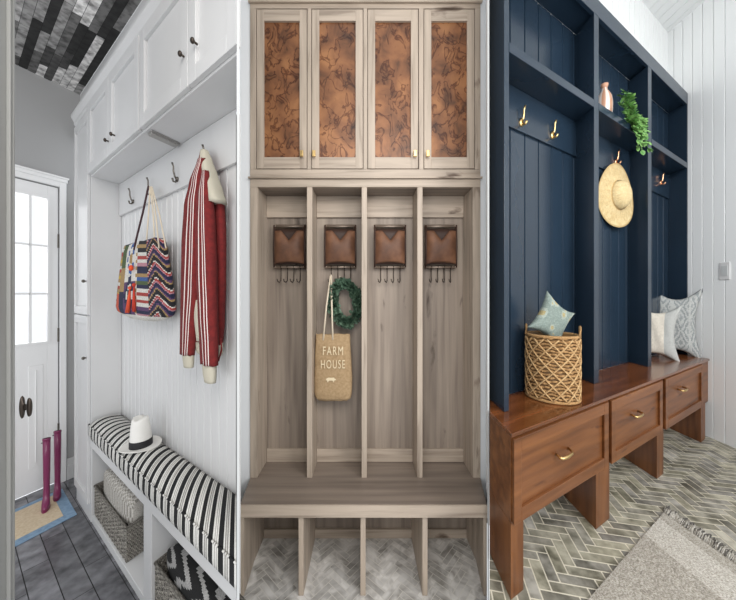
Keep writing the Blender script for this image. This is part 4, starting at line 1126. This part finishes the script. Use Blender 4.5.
# pillow in the basket
sg1, sg2, sg3 = srgb('#7d8c86'), srgb('#a3ada2'), srgb('#ada074')
bl = [(random.random(), random.random(), random.uniform(.04, .12)) for _ in range(14)]
def sage(a, b):
    for (x, y, r) in bl:
        if (a - x) ** 2 + (b - y) ** 2 * .6 < r * r: return sg3 if (a - x) ** 2 + (b - y) ** 2 < r * r * .35 else sg2
    return mix(sg1, sg2, random.random() * .4)
yawc = math.atan2(-O.x, O.y)
Mx = Matrix.Translation(O + Vector((.012, .02, hB + .062))) @ Matrix.Rotation(yawc + .75, 4, 'Z') @ Matrix.Rotation(.62, 4, 'Y') @ Matrix.Rotation(-.10, 4, 'X')
mb = pillow(lambda p: Mx @ Vector(p), .16, .175, .055, sage, .16)
tag(mb.build('throw_pillow', vcol, smooth=True, merge=True), 'sage green floral pillow standing in the rope basket', 'pillow')
# two pillows at the far end of the bench
def stand_pillow(X, Y, W, H, T, yaw, lean, cf, label, roll=0.0, z=0.0, ear=.2, uvp=None):
    u, v = uvp or R3.at(X, Y, wT); o = P3((u, v, wT + H / 2 + .004 + z))
    M_ = Matrix.Translation(o) @ Matrix.Rotation(yaw, 4, 'Z') @ Matrix.Rotation(lean, 4, 'X') @ Matrix.Rotation(roll, 4, 'Y')
    mb = pillow(lambda p: M_ @ Vector(p), W, H, T, cf, ear)
    return tag(mb.build('throw_pillow', vcol, smooth=True, merge=True), label, 'pillow')
g_l, g_d = srgb('#b6b8b5'), srgb('#83898b')
def grey_pat(a, b):
    x = (a * 2.5) % 1 - .5; y = (b * 2.5) % 1 - .5
    d = abs(x) * 1.3 + abs(y)
    k = .5 + .5 * math.sin(d * 20)
    if abs(x) > .42: return mix(g_l, g_d, .1)
    return mix(g_l, g_d, .85 if k > .55 else .15)
dpt = P3((R3.at(683, 355, wT)[0], R3.at(683, 355, wT)[1], 0)).y
pr = P3((uE - .014, .045, wT)); PW = .245; pcx = pr + Vector((-.70, .714, 0)) * PW / 2
pu = R3.uv(Vector((pcx.x, pcx.y)))
stand_pillow(None, None, PW * .94, 62 / F * pcx.y, .07, -.80, -.07, grey_pat, 'grey diamond-patterned pillow at the far end of the bench', uvp=pu, ear=.22, z=-.008)
dpt2 = P3((R3.at(661, 360, wT)[0], R3.at(661, 360, wT)[1], 0)).y
cr1 = srgb('#e4ddcf')
stand_pillow(656.5, 358.0, 31 / F * dpt2, 50 / F * dpt2, .07, -1.0, -.06, lambda a, b: mix(cr1, g_l, 0.0 if a < .72 else 1.0), 'cream pillow with grey edge leaning beside the last blue divider')

# ---- rug with fringe
A = Vector(P3((*R3.at(664, 514), 0))); B = Vector(P3((*R3.at(590, 600), 0))); C_ = Vector(P3((*R3.at(736, 566), 0)))
eb = (B - A) * 2.0; ec = (C_ - A) * 2.2
t = thing('woven_rug', 'pale grey woven rug with a fringed end on the herringbone tiles', 'rug', A + Vector((0, 0, .001)))
RG = lambda p: A + eb * p[0] + ec * p[1] + Vector((0, 0, p[2]))
rw = material('woven wool', rough=.95, vc=True, col2='#b8b4ac', scale=(220, 220, 220), detail=3, bump=.7, bscale=(220, 220, 220))
wl1, wl2, wl3 = srgb('#c9c5bc'), srgb('#aaa59c'), srgb('#dad7d0')
mb = MB(RG)
def rug_c(a, b):
    if a < .05: return mix(wl1, wl2, random.random() * .6)
    if a < .16: return mix(wl3, wl1, random.random() * .7)
    if b < .03: return mix(wl1, wl2, .3 + .5 * random.random())
    return mix(wl1, wl2, random.random())
mb.grid(lambda a, b: (a, b, .009 + .0012 * math.sin(a * 400)), 110, 110, cf=rug_c)
mb.prism([(0, 0), (1, 0), (1, 1), (0, 1)], .001, .0075, 0, wl2)
mb.build('pile', rw, t)
mb = MB(RG); out = -eb.normalized(); Le = eb.length
for k in range(95):
    b = k / 94; 
    for s in range(3):
        l = random.uniform(.05, .085) / Le; sk = random.uniform(-.02, .02)
        mb.tube([(0.003, b, .008), (-l * .5, b + sk * .4 + random.uniform(-.004, .004), .013), (-l, b + sk,   .003)], .0034, 5, c=random.choice([wl2, wl1, srgb('#6f6c68'), wl3]))
mb.build('fringe', rw, t, smooth=True)

# ---- switch on the end wall
vs_ = R3.vu(724.5, uE); ws = R3.wu(724.5, 271, uE)
t = thing('light_switch', 'white light switch plate on the white board wall', 'switch', P3((uE, vs_, ws - .03)))
sw = abs(R3.vu(730, uE) - R3.vu(719.5, uE)) / 2
mb = MB(P3); mb.box(uE - .006, uE - .0003, vs_ - sw, vs_ + sw, ws - .058, ws + .058); mb.build('plate', white, t, bevel=.002)
mb = MB(P3); mb.box(uE - .009, uE - .0055, vs_ - sw * .6, vs_ + sw * .6, ws - .034, ws + .034); mb.build('rocker', material('grey switch', '#b9bcbc', .4), t, bevel=.001)
